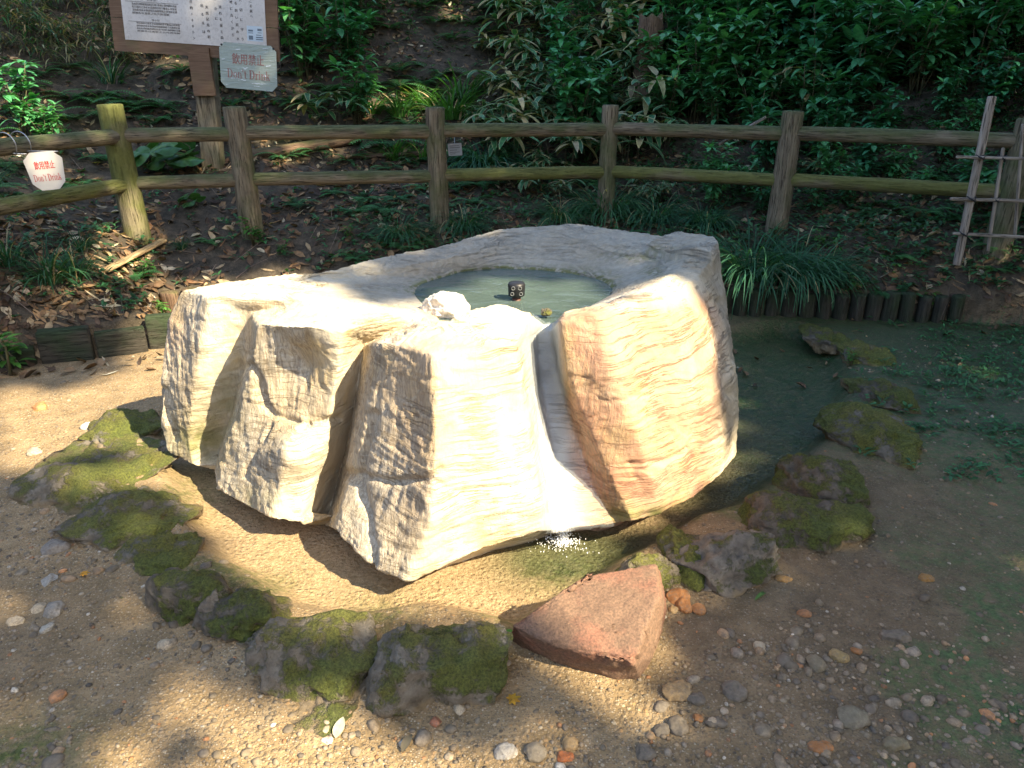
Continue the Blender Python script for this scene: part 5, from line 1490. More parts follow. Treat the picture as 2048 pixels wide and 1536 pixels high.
def plant_px(kind, px, py, s=1.0, label=None, group=None, **kw):
    q = ground_hit(px, py); return plant(kind, q[0], q[1], s, label, group, **kw)

# ---- plants one can single out
plant_px('mondo', 1505, 545, 1.4, "big dark tuft of fine hanging grass right behind the boulder", "mondo grass clumps")
plant_px('mondo', 1590, 550, 1.25, "dark grass tuft spilling over the log stakes at the right", "mondo grass clumps")
plant_px('mondo', 1660, 545, 0.7, "smaller grass tuft right of the two big ones on the log stakes", "mondo grass clumps")
plant_px('mondo', 1215, 425, 1.15, "tall grass tuft growing over the fourth fence post's foot", "mondo grass clumps")
plant_px('mondo', 1310, 440, 0.9, "grass tuft right of the fourth fence post", "mondo grass clumps")
plant_px('mondo', 1120, 440, 0.8, "thin grass tuft left of the fourth fence post", "mondo grass clumps")
plant_px('mondo', 965, 330, 1.2, "bluish grass tuft behind the paper notice", "mondo grass clumps")
plant_px('mondo', 1410, 450, 0.8, "grass tuft left of the fifth fence post's foot", "mondo grass clumps")
plant_px('mondo', 800, 470, 0.7, "low dark grass tuft behind the boulder's left back edge", "mondo grass clumps")
plant_px('mondo', 930, 455, 0.8, "low grass tuft right of the third fence post's foot", "mondo grass clumps")
plant_px('grass', 100, 565, 1.0, "loose green grass tuft on the bed at the far left", "grass tufts")
plant_px('grass', 150, 560, 0.8, "grass tuft right beside the loose one at the far left", "grass tufts")
plant_px('grass', 160, 500, 0.6, "small upright grass tuft above the far left bed", "grass tufts")
plant_px('grass', 20, 530, 0.8, "grass tuft at the left picture edge under the lower rail", "grass tufts")
plant_px('lily', 800, 232, 0.80, "sunlit bright green strap-leaved clump left of the third post", "strap leaved clumps")
plant_px('lily', 745, 228, 0.7, "strap-leaved clump left of the sunlit one", "strap leaved clumps")
plant_px('lily', 850, 210, 0.8, "dark strap-leaved clump just behind the third post's top", "strap leaved clumps")
plant_px('lily', 905, 232, 0.7, "strap-leaved clump right of the third post's top", "strap leaved clumps")
plant_px('lily', 790, 320, 0.7, "drooping strap-leaved clump between the rails left of the third post", "strap leaved clumps")
plant_px('lily', 845, 318, 0.6, "small strap-leaved clump between the rails touching the third post", "strap leaved clumps")
plant_px('bigleaf', 400, 345, 1.15, "large round glossy leaves partly sunlit between the first two posts", "round leaved plants")
plant_px('bigleaf', 320, 340, 1.1, "dark large-leaved plant right of the first post between the rails", "round leaved plants")
plant_px('bigleaf', 395, 415, 0.5, "single low round-leaved plant under the lower rail", "round leaved plants")
plant_px('shrub', 55, 275, 0.75, "sunlit bright green shrub behind the hanging white plate", "leafy plants on the bank", z=None)
plant_px('shrub', 100, 300, 0.5, "small leafy plant beside the wire loop of the hanging plate", "leafy plants on the bank")
plant_px('seedling', 515, 490, 1.3, "bright green seedling at the foot of the second post", "seedlings")
plant_px('seedling', 300, 550, 0.8, "tiny seedling above the short brown stakes at the left", "seedlings")
plant_px('seedling', 10, 745, 1.6, "green seedling at the left edge near the worn planks", "seedlings")
plant_px('seedling', 325, 640, 0.9, "seedling touching the boulder's upper left side", "seedlings")
plant_px('seedling', 1700, 610, 1.0, "seedling at the top of the stakes, right of the boulder", "seedlings")
plant_px('seedling', 1860, 640, 1.0, "seedling hanging over the right end of the stakes", "seedlings")
plant_px('seedling', 1705, 730, 0.5, "pale seedling on the moss cushion at the right", "seedlings")
plant_px('fern', 1795, 520, 0.45, "small fern below the middle of the right-hand fence bay", "ferns")
plant_px('fern', 1980, 500, 0.5, "yellow-green fern under the trellis", "ferns")
plant_px('fern', 1820, 600, 0.35, "tiny fern on the bed edge at the right", "ferns")
plant_px('fern', 1760, 600, 0.35, "tiny fern above the log stakes at the right", "ferns")
plant_px('fern', 1650, 375, 0.5, "fern between the rails right of the fifth post", "ferns")
plant_px('fern', 1245, 225, 1.0, "feathery fern right behind the fourth post's top", "ferns")
plant_px('fern', 1165, 235, 0.9, "fern left of the fourth post's top", "ferns")
plant_px('fern', 1330, 225, 1.0, "broad fern below the tree stump", "ferns")
plant_px('fern', 90, 150, 0.7, "bright green fern high on the left bank", "ferns")
plant_px('fern', 140, 140, 0.7, "darker fern right of the bright one on the left bank", "ferns")
plant_px('fern', 420, 485, 0.4, "small fern below the lower rail between the first two posts", "ferns")
plant_px('fern', 600, 150, 0.9, "fern right of the wrapped plate on the notice board", "ferns")

# ---- the bank: scattered clumps, kind by place
placed = []
kinds_here = {}
def choose(px, py, r):
    u = r.uniform()
    if px < 260: return 'sasa_dry' if py < 140 and u < .75 else ('fern' if u < .55 else ('grass' if u < .8 else None))
    if px < 560: return ('shrub' if u < .35 else 'fern') if py < 100 else (None if u < .80 else 'fern')
    if px < 720: return 'shrub' if u < .5 else ('fern' if u < .8 else 'sasa')
    if px < 960: return ('shrub' if u < .3 else 'sasa' if u < .45 else 'lily' if u < .7 else 'fern') if py < 0 else (None if u < .66 else 'lily' if u < .82 else 'fern')
    if px < 1330: return 'sasa' if u < .50 else ('fern' if u < .74 else 'shrub')
    if px < 1560: return 'shrub' if u < .70 else ('fern' if u < .85 else 'shrub_dark')
    return 'shrub_dark' if u < .38 else ('shrub' if u < .72 else 'sasa' if u < .84 else 'fern')
r_ = np.random.default_rng(99)
PHR = {'sasa': "pale-edged bamboo grass", 'sasa_dry': "straw-streaked dwarf bamboo", 'shrub': "leafy green shrub", 'shrub_dark': "dark glossy-leaved shrub", 'fern': "green fern", 'grass': "grass tuft", 'lily': "strap-leaved clump"}
def where(px, py, y):
    lv = "just behind the rails" if py > 215 else ("above the rail" if py > 150 else ("on the lower bank" if py > 100 else ("midway up" if py > 50 else ("high up" if py > 0 else "at the top edge"))))
    hs = [(110, "at the far left"), (215, "left of the first post"), (565, "around the notice board"), (690, "right of the notice board"), (800, "left of the third post"), (900, "over the third post"), (1000, "right of the third post"), (1130, "left of the fourth post"), (1260, "over the fourth post"), (1380, "right of the fourth post"), (1500, "left of the fifth post"), (1620, "over the fifth post"), (1760, "right of the fifth post"), (1900, "left of the trellis"), (9999, "behind the trellis")]
    for lim, s in hs:
        if px < lim: return lv + " " + s
tries = 0
while tries < 45000 and len(placed) < 640:
    tries += 1
    y = 5.1 + 6.2 * r_.uniform() ** 1.15; x = r_.uniform(-0.72, 0.72) * (y + 1.0)
    if poly_sd(np.array([[x, y]]), FENCE)[0] < 0.22: continue
    if x < -2.5 and y < 5.6 and r_.uniform() < .5: continue
    z = gz(x, y); px, py = proj(np.array([x, y, z])); px, py = float(px), float(py)
    if px < -150 or px > 2200 or py < -330: continue
    k = choose(px, py, r_)
    if k is None: continue
    md = {'shrub': .22, 'shrub_dark': .26, 'sasa': .20, 'sasa_dry': .20, 'fern': .21, 'grass': .3, 'lily': .35}[k]
    if any((x - a) ** 2 + (y - b_) ** 2 < md * md for a, b_ in placed): continue
    if abs(x - board.location.x) < 0.75 and y < 6.6: continue
    if y < 7.0 and k in ('shrub', 'shrub_dark') and px < 1400: k = 'fern'
    sc = r_.uniform(.75, 1.15) * (1.0 if y > 6.8 else 0.62)
    if y < 6.4 and k in ('shrub', 'shrub_dark', 'sasa'): sc *= 0.75
    placed.append((x, y))
    plant(k, x, y, sc, PHR[k] + " " + where(px, py - 60, y), "plants on the bank: " + NAMES[k][1])
# strip between curb and fence: sparse small things
for i in range(60):
    x = r_.uniform(-2.6, 3.6); y = r_.uniform(4.6, 5.9)
    P_ = np.array([[x, y]])
    if poly_sd(P_, CURB)[0] < .12 or poly_sd(P_, FENCE)[0] > -.1: continue
    k = ['grass', 'fern', 'seedling'][int(r_.integers(0, 3))]
    z = gz(x, y); px, py = proj(np.array([x, y, z]))
    plant(k, x, y, r_.uniform(.3, .6) * (1.6 if k == 'seedling' else 1), "small " + PHR.get(k, "seedling") + " in the litter before the fence, " + ("left of the second post" if px < 480 else "right of the second post" if px < 680 else "left of the third post" if px < 870 else "right of the third post" if px < 1040 else "left of the fourth post" if px < 1210 else "right of the fourth post" if px < 1390 else "left of the fifth post" if px < 1560 else "right of the fifth post" if px < 1750 else "left of the trellis"), "small plants in front of the fence: " + NAMES[k][1])

# ------------------------------------------------------------------ leaf litter and ground cover
def litter(n):
    mb_v, mb_f, mb_c, mb_u = [], [], [], []
    y = 3.7 + 8.0 * rng.uniform(0, 1, n) ** 1.3; x = rng.uniform(-0.75, 0.75, n) * (y + 1.2)
    dc = poly_sd(np.stack([x, y], -1), CURB)
    stray = rng.uniform(0, 1, n) < 0.10
    ok = (dc > 0.01) | (stray & (dc > -0.45) & (x < -1.3)) | (stray & (dc > -1.2) & (x > 1.2) & (rng.uniform(0, 1, n) < .4))
    P = np.stack([x, y, x * 0], -1)
    pxs, pys = proj(np.stack([x, y, ground_z(x, y, False)], -1))
    pr = 0.35 + 0.65 * sstep(-0.3, 0.3, fbm(P * 1.5, 3, 9)) - 0.35 * sstep(1500, 1800, pxs)
    ok &= rng.uniform(0, 1, n) < pr
    x, y = x[ok], y[ok]; m = len(x); z = ground_z(x, y, True)
    e = 0.02; nx = -(ground_z(x + e, y, False) - z) / e; ny = -(ground_z(x, y + e, False) - z) / e
    nx, ny = np.clip(nx, -1, 1), np.clip(ny, -1, 1)
    pal = np.array([(0.16, 0.095, 0.055), (0.10, 0.06, 0.04), (0.24, 0.15, 0.085), (0.33, 0.24, 0.15), (0.42, 0.34, 0.24), (0.07, 0.045, 0.035), (0.21, 0.11, 0.06), (0.50, 0.44, 0.34)])
    pc_ = np.array([.24, .22, .18, .10, .05, .12, .07, .02])
    ci = rng.choice(8, m, p=pc_)
    base = 0
    for k in range(m):
        L = rng.uniform(.035, .10); W = L * rng.uniform(.28, .55)
        if rng.uniform() < .12: L *= 1.5; W *= .5
        a = rng.uniform(0, 6.28); up = np.array([nx[k] + rng.normal(0, .45), ny[k] + rng.normal(0, .45), 1.0]); up /= np.linalg.norm(up)
        d = np.array([math.cos(a), math.sin(a), 0]); s = np.cross(up, d); s /= np.linalg.norm(s); d = np.cross(s, up)
        c = np.array([x[k], y[k], z[k] + 0.006 + rng.uniform(0, .012)]); cu = rng.uniform(-.25, .45)
        V = [c - d * L / 2, c - d * L * .18 - s * W / 2 + up * W * cu, c - d * L * .12, c - d * L * .18 + s * W / 2 + up * W * cu,
             c + d * L * .22 - s * W * .42 + up * W * cu, c + d * L * .2 - up * .002, c + d * L * .22 + s * W * .42 + up * W * cu, c + d * L / 2 + up * rng.uniform(-.005, .015)]
        mb_v += V; mb_u += [(.5, 0), (0, .3), (.5, .3), (1, .3), (0, .7), (.5, .7), (1, .7), (.5, 1)]
        b = base
        mb_f += [[b, b + 1, b + 2], [b, b + 2, b + 3], [b + 1, b + 4, b + 5], [b + 1, b + 5, b + 2], [b + 2, b + 5, b + 6], [b + 2, b + 6, b + 3], [b + 4, b + 7, b + 5], [b + 5, b + 7, b + 6]]
        cc_ = pal[ci[k]] * rng.uniform(.85, 1.6)
        mb_c += [cc_] * 8; base += 8
    return mesh_np("fallen_leaves", np.array(mb_v), np.array(mb_f), M['litter'], False, {"Col": np.array(mb_c)}, np.array(mb_u))
tag(obj("fallen_leaves", litter(42000)), kind="stuff")
# twigs
mb = MB()
for k in range(700):
    y = 3.8 + 6.5 * rng.uniform() ** 1.2; x = rng.uniform(-.72, .72) * (y + 1)
    if poly_sd(np.array([[x, y]]), CURB)[0] < .03: continue
    z = gz(x, y) + .012; L = rng.uniform(.06, .34); a = rng.uniform(0, 6.28)
    x2, y2 = x + L * math.cos(a), y + L * math.sin(a)
    V_, F_ = tube([(x, y, z), ((x + x2) / 2 + rng.normal(0, .01), (y + y2) / 2, (z + gz(x2, y2) + .02) / 2 + .012), (x2, y2, gz(x2, y2) + rng.uniform(.01, .05))], [.0028, .0022, .001], 4, False)
    mb.add(V_, F_, vary((.22, .17, .12), rng, .5))
tag(mb.build("twigs", M['pebble']), kind="stuff")
# low green cover
def cover(n):
    A = MB(); r = np.random.default_rng(5)
    cnt = 0
    X = r.uniform(-.75, .75, n); Y = 2.6 + 8.0 * r.uniform(0, 1, n) ** 1.1; X = X * (Y + 1)
    Zg = ground_z(X, Y, False); PX, PY = proj(np.stack([X, Y, Zg], -1))
    dc = poly_sd(np.stack([X, Y], -1), CURB)
    w = fbm(np.stack([X, Y, X * 0], -1) * 1.6, 3, 55)
    dens = np.where(dc > 0.02, 0.20 + 0.5 * sstep(-.1, .3, w) + .25 * sstep(950, 1150, PX) + .45 * sstep(1250, 1500, PX) + .25 * sstep(620, 500, np.abs(PX - 900)) * 0 , sstep(1660, 1860, PX + 90 * w) * sstep(1030, 880, PY) * .9 * sstep(-.45, .05, fbm(np.stack([X, Y, X * 0], -1) * 4.5, 3, 66)))
    dens = np.where((PX < 700) & (PY > 60), dens * .55, dens)
    ok = r.uniform(0, 1, n) < dens
    for x, y, z, q_ in zip(X[ok], Y[ok], Zg[ok], dc[ok]):
        sm_ = 1.0 if q_ > 0.02 else r.uniform(.3, .75)
        a = r.uniform(0, 6.28); h = r.uniform(.01, .07) * sm_ ** 2
        for j in range(int(r.integers(3, 6))):
            aa = a + j * 1.5 + r.uniform(-.3, .3); el = r.uniform(-.1, .7)
            leaf(A, (x + r.normal(0, .012), y + r.normal(0, .012), z + h), (math.cos(aa) * math.cos(el), math.sin(aa) * math.cos(el), math.sin(el)), (0, 0, 1), r.uniform(.025, .075) * sm_, r.uniform(.012, .032) * sm_, r.uniform(.2, 1), vary((.055, .165, .07), r, .4), 2)
    return A
tag(cover(34000).build("ground_cover", M['leaf']), kind="stuff")

# ------------------------------------------------------------------ wood and leaves lying about
def stick(name, a, b_, r0, seed, label, mat='bamboo', flatz=.45):
    a, b_ = np.array(a), np.array(b_)
    me = log_mesh(name, float(np.linalg.norm(b_ - a)), r0, M[mat], seed, nseg=30, nr=14)
    o = obj(name, me, None, tuple(a)); q = Vector(b_ - a).to_track_quat('Z', 'Y'); o.rotation_euler = q.to_euler(); o.scale = (1, flatz, 1)
    return tag(o, label, "stick" if 'stick' in name else "log")
M['palewood'] = mat_wood("split_wood", (0.34, 0.22, 0.11), (0.50, 0.36, 0.20), (0.1, 0.1, 0.05), 0.0)
A_, B_ = ground_hit(212, 552), ground_hit(328, 496)
stick("broken_stick", A_ + [0, 0, .03], B_ + [0, 0, .05], .035, 81, "sunlit split piece of wood lying on the litter at the left", 'palewood')
A_, B_ = ground_hit(505, 318), ground_hit(720, 286)
stick("fallen_log", A_ + [0, 0, .02], B_ + [0, 0, .04], .06, 82, "rotting reddish log on the bank right of the second post", 'wood_brown', .8)
A_, B_ = ground_hit(690, 320), ground_hit(860, 312)
stick("fallen_branch", A_ + [0, 0, .02], B_ + [0, 0, .02], .025, 83, "thin fallen branch behind the fence, left of the third post", 'wood_brown', .9)
A_ = p(1440, 288, Y=5.75); B_ = p(1530, 235, Y=6.0)
stick("leaning_stick", A_, B_, .012, 84, "thin pale stick leaning over the upper rail left of the fifth post", 'bamboo', 1)
A_, B_ = p(1545, 150, Y=8.0), p(1610, 180, Y=7.9)
stick("dead_stick", A_, B_, .02, 85, "pale dead stick on the dark bank above the fifth post", 'bamboo', 1)
# stump
q = ground_hit(1295, 185)
me = log_mesh("stump", .75, .15, M['wood_brown'], 91, nseg=50, nr=40, taper=.25)
V = np.zeros((len(me.vertices), 3), np.float32); me.vertices.foreach_get("co", V.ravel())
V[:, :2] *= (1 + .18 * fbm(np.array(V) * 7, 4, 3) + 0.5 * np.exp(-V[:, 2] / .12))[:, None]; V[:, 2] += (V[:, 2] > .5) * .08 * fbm(np.array(V) * 12, 3, 8)
me.vertices.foreach_set("co", V.ravel()); me.update()
tag(obj("tree_stump", me, None, (q[0], q[1], q[2] - .1)), "rotten brown tree stump among the plants above the fourth post", "stump")
# single leaves
def one_leaf(px, py, L, W, c, label, a, name="fallen_leaf", droop=.8, cat="leaf", el=.25, grp=None):
    q = ground_hit(px, py); A = MB()
    leaf(A, (0, 0, 0), (math.cos(a) * math.cos(el), math.sin(a) * math.cos(el), math.sin(el)), (0, 0, 1), L, W, droop, c, 7, None, .3)
    return tag(obj(name, A.mesh(name, M['litter']), None, tuple(q + [-L / 2 * math.cos(a), -L / 2 * math.sin(a), .006])), label, cat, grp)
one_leaf(95, 712, .13, .06, (.36, .26, .18), "big curled dry leaf against the worn planks at the left", .2)
one_leaf(45, 588, .15, .06, (.42, .33, .27), "pale pinkish dry leaf at the far left", -.4)
one_leaf(232, 712, .08, .04, (.34, .27, .20), "oval brown leaf at the foot of the planks beside the boulder", .3)
one_leaf(680, 1462, .065, .026, (.62, .56, .40), "long pale cream leaf on the sunlit gravel", 1.5, el=.1, droop=.2)
one_leaf(1020, 1258 + 14, .03, .02, (.10, .28, .05), "small round green leaf between the mossy stone and the red block", .3)
one_leaf(1525, 1190, .10, .012, (.10, .20, .05), "narrow green leaf on the path right of the orange pebbles", .8, el=.1)
one_leaf(815, 1490, .06, .02, (.20, .15, .10), "brown narrow leaf standing in the gravel near the bottom", 1.3)
one_leaf(1700, 525, .16, .035, (.45, .34, .15), "long tan leaf lying on the bed right of the grass tufts", .1)
one_leaf(1775, 425, .10, .035, (.55, .50, .42), "pale hanging leaf below the lower rail at the right", 1.5)
one_leaf(1918, 722, .08, .04, (.30, .26, .17), "tan leaf in the weeds at the far right", .0)
one_leaf(985, 175, .20, .05, (.48, .40, .26), "tan drooping bamboo leaf above the upper rail in the middle", 1.0, el=.6)
one_leaf(115, 318 + 20, .09, .05, (.40, .33, .05), "yellowish leaf behind the fence by the first post", .0) if False else None
def maple(px, py, R0, c, label):
    q = ground_hit(px, py); A = MB()
    for j in range(7):
        a = j * .785 - 2.35 + .4
        leaf(A, (0, 0, 0), (math.cos(a), math.sin(a), .12), (0, 0, 1), R0 * (1 - .12 * abs(j - 3)), R0 * .34, .3, vary(c, rng, .1), 4)
    V_, F_ = tube([(0, 0, 0), (-.4 * R0, -.9 * R0, .01)], .0008, 4); A.add(V_, F_, (.3, .1, .03))
    tag(obj("maple_leaf", A.mesh("maple_leaf", M['litter']), None, tuple(q + [0, 0, .008])), label, "leaf")
maple(1024, 1410, .026, (.60, .30, .03), "orange-yellow star-shaped maple leaf on the gravel")
maple(168, 1152, .020, (.62, .30, .04), "small orange maple leaf on the left path")
maple(335, 148, .05, (.80, .62, .03), "bright yellow leaf in the sun fleck below the notice board")
maple(192, 328, .06, (.40, .33, .04), "dull yellow maple leaf behind the fence left of the first post")
maple(1190, 205, .0, (.4, .3, .1), "x") if False else None
# ------------------------------------------------------------------ trees that shade the spring (outside the view), crowns gapped to fit the lit patches
# lit patches, in photograph pixels, with how much sun reaches them
LIT = [
 ([(250, 640), (330, 560), (560, 540), (645, 555), (760, 605), (850, 585), (1000, 590), (1100, 600), (1200, 610), (1290, 570), (1340, 545), (1385, 560), (1425, 640), (1432, 760), (1430, 850), (1420, 930), (1400, 1010), (1340, 1060), (1290, 1120), (1000, 1180), (760, 1210), (500, 1120), (240, 960)], 1.0),
 ([(1395, 830), (1480, 810), (1500, 940), (1400, 1010)], .55),
 ([(-50, 790), (200, 765), (330, 735), (430, 960), (330, 1000), (230, 900), (60, 960), (-50, 960)], .95),
 ([(40, 940), (330, 900), (340, 1080), (100, 1080)], .22),
 ([(420, 1050), (560, 1040), (900, 1170), (1150, 1080), (1310, 1095), (1335, 1370), (1150, 1400), (1010, 1310), (960, 1250), (620, 1260), (430, 1140)], .95),
 ([(1000, 1130), (1330, 1100), (1345, 1180), (1270, 1330), (1180, 1350), (1000, 1280)], .8),
 ([(1180, 1290), (1350, 1200), (1400, 1260), (1330, 1400), (1150, 1440)], .7),
 ([(540, 1210), (740, 1190), (1030, 1200), (1030, 1300), (700, 1290), (520, 1330)], .55),
 ([(200, 1160), (290, 1180), (340, 1290), (420, 1400), (620, 1390), (760, 1440), (1000, 1480), (1100, 1620), (60, 1620), (260, 1440), (330, 1330), (250, 1250)], .85),
 ([(600, 1350), (720, 1330), (740, 1460), (600, 1460)], .9),
 ([(330, 1260), (520, 1300), (760, 1400), (1000, 1420), (1000, 1500), (500, 1460), (300, 1380)], .22),
 ([(900, 1400), (1350, 1380), (1420, 1500), (1300, 1600), (950, 1600)], .30),
 ([(-50, 1420), (160, 1440), (160, 1490), (-50, 1470)], .45),
 ([(-50, 1130), (60, 1130), (60, 1300), (-50, 1300)], .3),
 ([(1320, 1110), (1700, 1060), (1750, 1110), (1500, 1240), (1330, 1250)], .12),
 ([(1700, 950), (2150, 950), (2150, 1060), (1850, 1000), (1720, 1000)], .24),
 ([(1690, 1010), (1800, 1010), (2100, 1130), (2150, 1180), (1900, 1150), (1700, 1080)], .22),
 ([(1120, 1400), (1700, 1400), (1850, 1620), (1050, 1620)], .07),
 ([(-50, 200), (90, 205), (125, 270), (110, 320), (-50, 320)], .95),
 ([(60, 175), (200, 180), (290, 240), (200, 265), (100, 200)], .35),
 ([(190, 440), (330, 420), (350, 500), (290, 560), (190, 570)], .8),
 ([(30, 560), (330, 540), (340, 640), (330, 760), (0, 780), (0, 600)], .22),
 ([(270, 90), (430, 95), (430, 165), (360, 165), (280, 130)], .7),
 ([(530, 110), (580, 150), (620, 200), (540, 180)], .6),
 ([(705, 178), (862, 185), (860, 250), (720, 240)], .95),
 ([(480, 235), (570, 240), (570, 285), (480, 290)], .6),
 ([(540, 290), (740, 275), (720, 320), (520, 340)], .45),
 ([(360, 280), (470, 285), (465, 355), (360, 350)], .45),
 ([(360, -40), (450, -40), (440, 60), (370, 60)], .7),
 ([(55, 300), (135, 300), (130, 400), (55, 400)], .3),
 ([(-40, 380), (240, 330), (250, 400), (-40, 470)], .25),
 ([(245, 380), (300, 380), (310, 480), (255, 480)], .45), ([(480, 400), (530, 400), (535, 480), (490, 480)], .45),
 ([(450, 90), (550, 95), (550, 175), (450, 170)], .25),
 ([(880, 0), (920, 0), (925, 40), (880, 30)], .8),
]
MW, MH, MX0, MY0, MS = 280, 220, -100, -100, 8.0
mx_, my_ = np.meshgrid(MX0 + (np.arange(MW) + .5) * MS, MY0 + (np.arange(MH) + .5) * MS)
mask = np.zeros((MH, MW))
mp = np.stack([mx_, my_], -1)
for pl, v in LIT:
    sd = poly_sd(mp, np.array(pl, float))
    mask = np.maximum(mask, v * sstep(9, -9, sd))
def strips(pts, w):
    best = np.full(mask.shape, 1e9)
    for (ax, ay), (bx, by) in zip(pts[:-1], pts[1:]):
        ex_, ey_ = bx - ax, by - ay; t = np.clip(((mx_ - ax) * ex_ + (my_ - ay) * ey_) / (ex_ ** 2 + ey_ ** 2), 0, 1)
        best = np.minimum(best, np.hypot(mx_ - ax - t * ex_, my_ - ay - t * ey_))
    return sstep(w, w * .5, best)
mask *= 1 - strips([(1810, 1010), (1960, 1070), (2120, 1120)], 34)
sunz = np.array([0, 0, 1.0]) - S * S[2]; sunz /= np.linalg.norm(sunz)          # up, in the plane across the sunlight
sunx = np.cross(sunz, S); sunx /= np.linalg.norm(sunx)
# what the sunlight meets first
rc = QR[::4, ::5]; rF = grid_faces(rc.shape[0], rc.shape[1], True)
gxs = np.arange(-9, 9.01, .08); gys = np.arange(-1, 14, .08); GXs, GYs = np.meshgrid(gxs, gys)
gc = np.stack([GXs, GYs, ground_z(GXs, GYs, False)], -1).reshape(-1, 3); gF = grid_faces(len(gys), len(gxs))
vv = [tuple(a) for a in rc.reshape(-1, 3)] + [tuple(a) for a in gc]
ff = [tuple(int(i) for i in f) for f in rF] + [tuple(int(i) + rc.shape[0] * rc.shape[1] for i in f) for f in gF]
def addbox(o_, ex_, ey_, w, h):
    global vv, ff
    n0 = len(vv)
    for a, b_ in ((-1, -1), (1, -1), (1, 1), (-1, 1)): vv.append(tuple(o_ + ex_ * a * w / 2 + ey_ * b_ * h / 2))
    ff.append((n0, n0 + 1, n0 + 2, n0 + 3))
addbox(bpt(0, .4), ex2, ey2, BW, .9); addbox(o1, exa, eya, w1_, h1_); addbox(o2, ex3, ey3, w2_, h2_)
bvh = BVHTree.FromPolygons(vv, ff)
tgt = np.array([0.3, 4.2, 0.5])
rc_ = np.random.default_rng(31)
COV, LEAFA = 4.6, None
A_R, B_R = (-4.8, 9.2), (-4.4, 8.0)
NL = 76000
cand_a = rc_.uniform(*A_R, NL); cand_b = rc_.uniform(*B_R, NL); cand_L = rc_.uniform(9.5, 13.5, NL)
areaS = (A_R[1] - A_R[0]) * (B_R[1] - B_R[0])
size = rc_.uniform(.14, .24, NL)
cover_now = NL * (size ** 2).mean() * .50 * .62 / areaS
crowns = {}
tree_base = [(8.4, -1.6), (10.5, -6.5), (3.2, -11.5), (13.5, 0.8)]
V_c = [[] for _ in tree_base]; C_c = [[] for _ in tree_base]; U_c = [[] for _ in tree_base]
Sv = Vector(tuple(-S))
for k in range(NL):
    c = tgt + sunx * cand_a[k] + sunz * cand_b[k] + S * cand_L[k]
    if c[2] < 2.2: continue
    pxc, pyc = None, None
    h = bvh.ray_cast(Vector(tuple(c)), Sv)
    m_ = 0.0
    if h[0] is not None:
        a, b_ = proj(np.array(h[0][:])); a, b_ = float(a), float(b_)
        i, j = int((a - MX0) / MS), int((b_ - MY0) / MS)
        if 0 <= i < MW and 0 <= j < MH: m_ = mask[j, i]
    keep = min(1.0, -math.log(max(m_, 1e-2)) / 4.0)
    if m_ > .93: keep = 0.0
    if rc_.uniform() > keep: continue  # leaf left out so the crown's gaps cast the chosen sun patches
    # is the leaf itself in view?
    dcam = c - np.array([0, 0, CAM_Z]); dep = dcam[1] * cp - dcam[2] * sp
    if dep > 0 and abs(dcam[0] / dep) < 1.0 and (dcam[1] * sp + dcam[2] * cp) / dep < .62: continue
    t_i = min(range(len(tree_base)), key=lambda q_: (c[0] - tree_base[q_][0]) ** 2 + (c[1] - tree_base[q_][1]) ** 2)
    n_ = rc_.normal(size=3); n_ = n_ / np.linalg.norm(n_) + S * .9; n_ /= np.linalg.norm(n_)
    u_ = np.cross(n_, [0.3, 0.2, 1]); u_ /= np.linalg.norm(u_); v_ = np.cross(n_, u_); an = rc_.uniform(0, 6.28)
    u_, v_ = u_ * math.cos(an) + v_ * math.sin(an), v_ * math.cos(an) - u_ * math.sin(an)
    s_ = size[k]
    q = [c - u_ * s_ * .7, c - u_ * s_ * .1 - v_ * s_ * .42, c + u_ * s_ * .7, c - u_ * s_ * .1 + v_ * s_ * .42]
    V_c[t_i] += q; cc_ = vary((.05, .11, .03), rc_, .3); C_c[t_i] += [cc_] * 4; U_c[t_i] += [(.5, 0), (0, .5), (.5, 1), (1, .5)]
tlab = ["leafy tree standing to the right of the path, out of view", "tall leafy tree behind and right of the viewer", "tall leafy tree straight behind the viewer", "leafy tree at the far right beyond the path"]
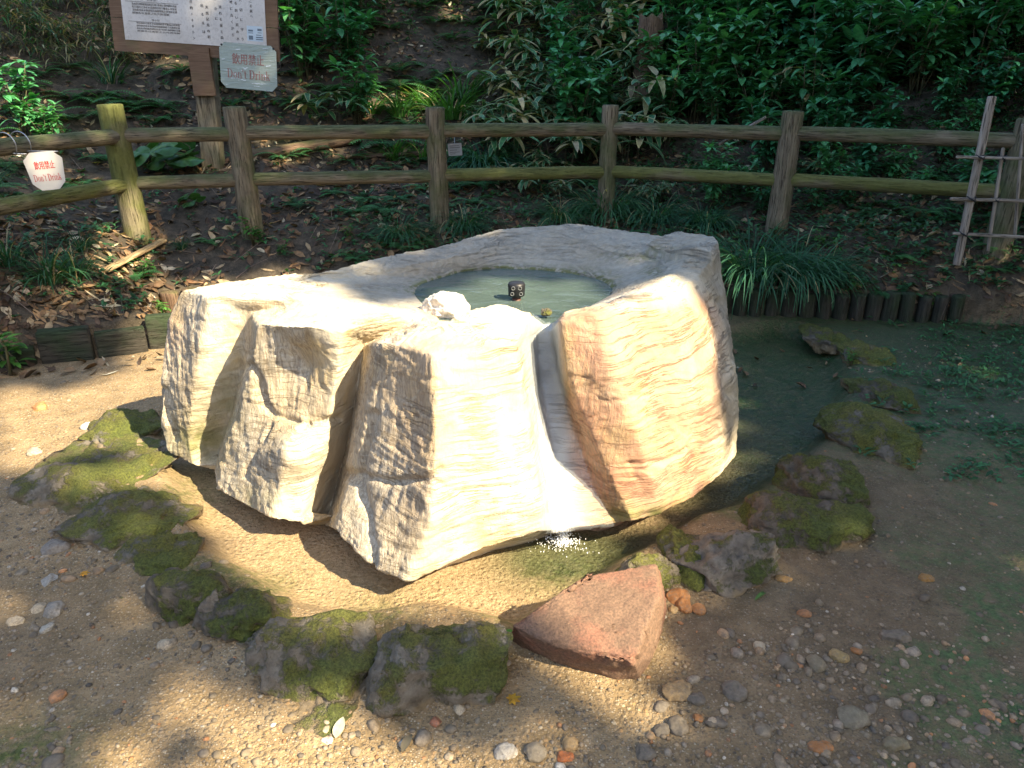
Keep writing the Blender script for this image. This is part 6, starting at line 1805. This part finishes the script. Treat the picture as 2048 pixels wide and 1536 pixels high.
for i, (tx_, ty_) in enumerate(tree_base):
    if not V_c[i]: continue
    Vt = np.array(V_c[i]); ctr = Vt.mean(0)
    e = empty("shade_tree", (tx_, ty_, 0)); tag(e, tlab[i], "tree")
    nf = len(Vt) // 4
    cr = obj("crown", mesh_np("crown", Vt - np.array([tx_, ty_, 0]), np.arange(nf * 4).reshape(-1, 4), M['leaf'], False, {"Col": np.array(C_c[i])}, np.array(U_c[i])), e)
    top_ = np.array([tx_, ty_, max(3.5, ctr[2] + 1.0)])
    V_, F_ = tube([(0, 0, -.3), (0, 0, .3), (.05, .03, 1.5), (-.04, .05, 3), (0, 0, top_[2])], [.34, .24, .2, .17, .07], 16)
    mb = MB(); mb.add(V_, F_); mb.build("trunk", M['bark'], e, True)
    mb = MB()
    for k in range(7):
        q = Vt[rc_.integers(0, len(Vt))] - np.array([tx_, ty_, 0]); z0 = min(q[2] - .3, top_[2] * rc_.uniform(.55, .95)); z0 = max(z0, 1.8)
        pts_ = [np.array([0, 0, z0]), np.array([q[0] * .35, q[1] * .35, z0 + (q[2] - z0) * .55]), q]
        # keep boughs out of the sunny gaps
        ok_ = True
        for f in np.linspace(.1, 1, 24):
            w_ = (pts_[0] * (1 - f) + q * f) + np.array([tx_, ty_, 0]); h = bvh.ray_cast(Vector(tuple(w_)), Sv)
            if h[0] is not None:
                a, b_ = proj(np.array(h[0][:])); ii, jj = int((float(a) - MX0) / MS), int((float(b_) - MY0) / MS)
                if 0 <= ii < MW and 0 <= jj < MH and mask[jj, ii] > .3: ok_ = False
        if ok_:
            V_, F_ = tube(pts_, [.075, .05, .02], 8); mb.add(V_, F_)
    if mb.v: mb.build("boughs", M['bark'], e, True)
print("canopy leaves", sum(len(v) for v in V_c) // 4, "cover", cover_now)
# ------------------------------------------------------------------ tell look-alikes apart by place, left to right
bpy.context.view_layer.update()
by = {}
for o in scene.objects:
    if o.parent is None and "label" in o.keys() and "group" in o.keys(): by.setdefault(o["label"], []).append(o)
for lab, os_ in by.items():
    if 2 <= len(os_) <= 3:
        os_.sort(key=lambda o: float(proj(np.array(o.location[:]))[0]))
        words = ["left-hand", "right-hand"] if len(os_) == 2 else ["leftmost", "middle", "rightmost"]
        for o, w in zip(os_, words):
            new = w + " " + lab
            if len(new.split()) <= 16: o["label"] = new
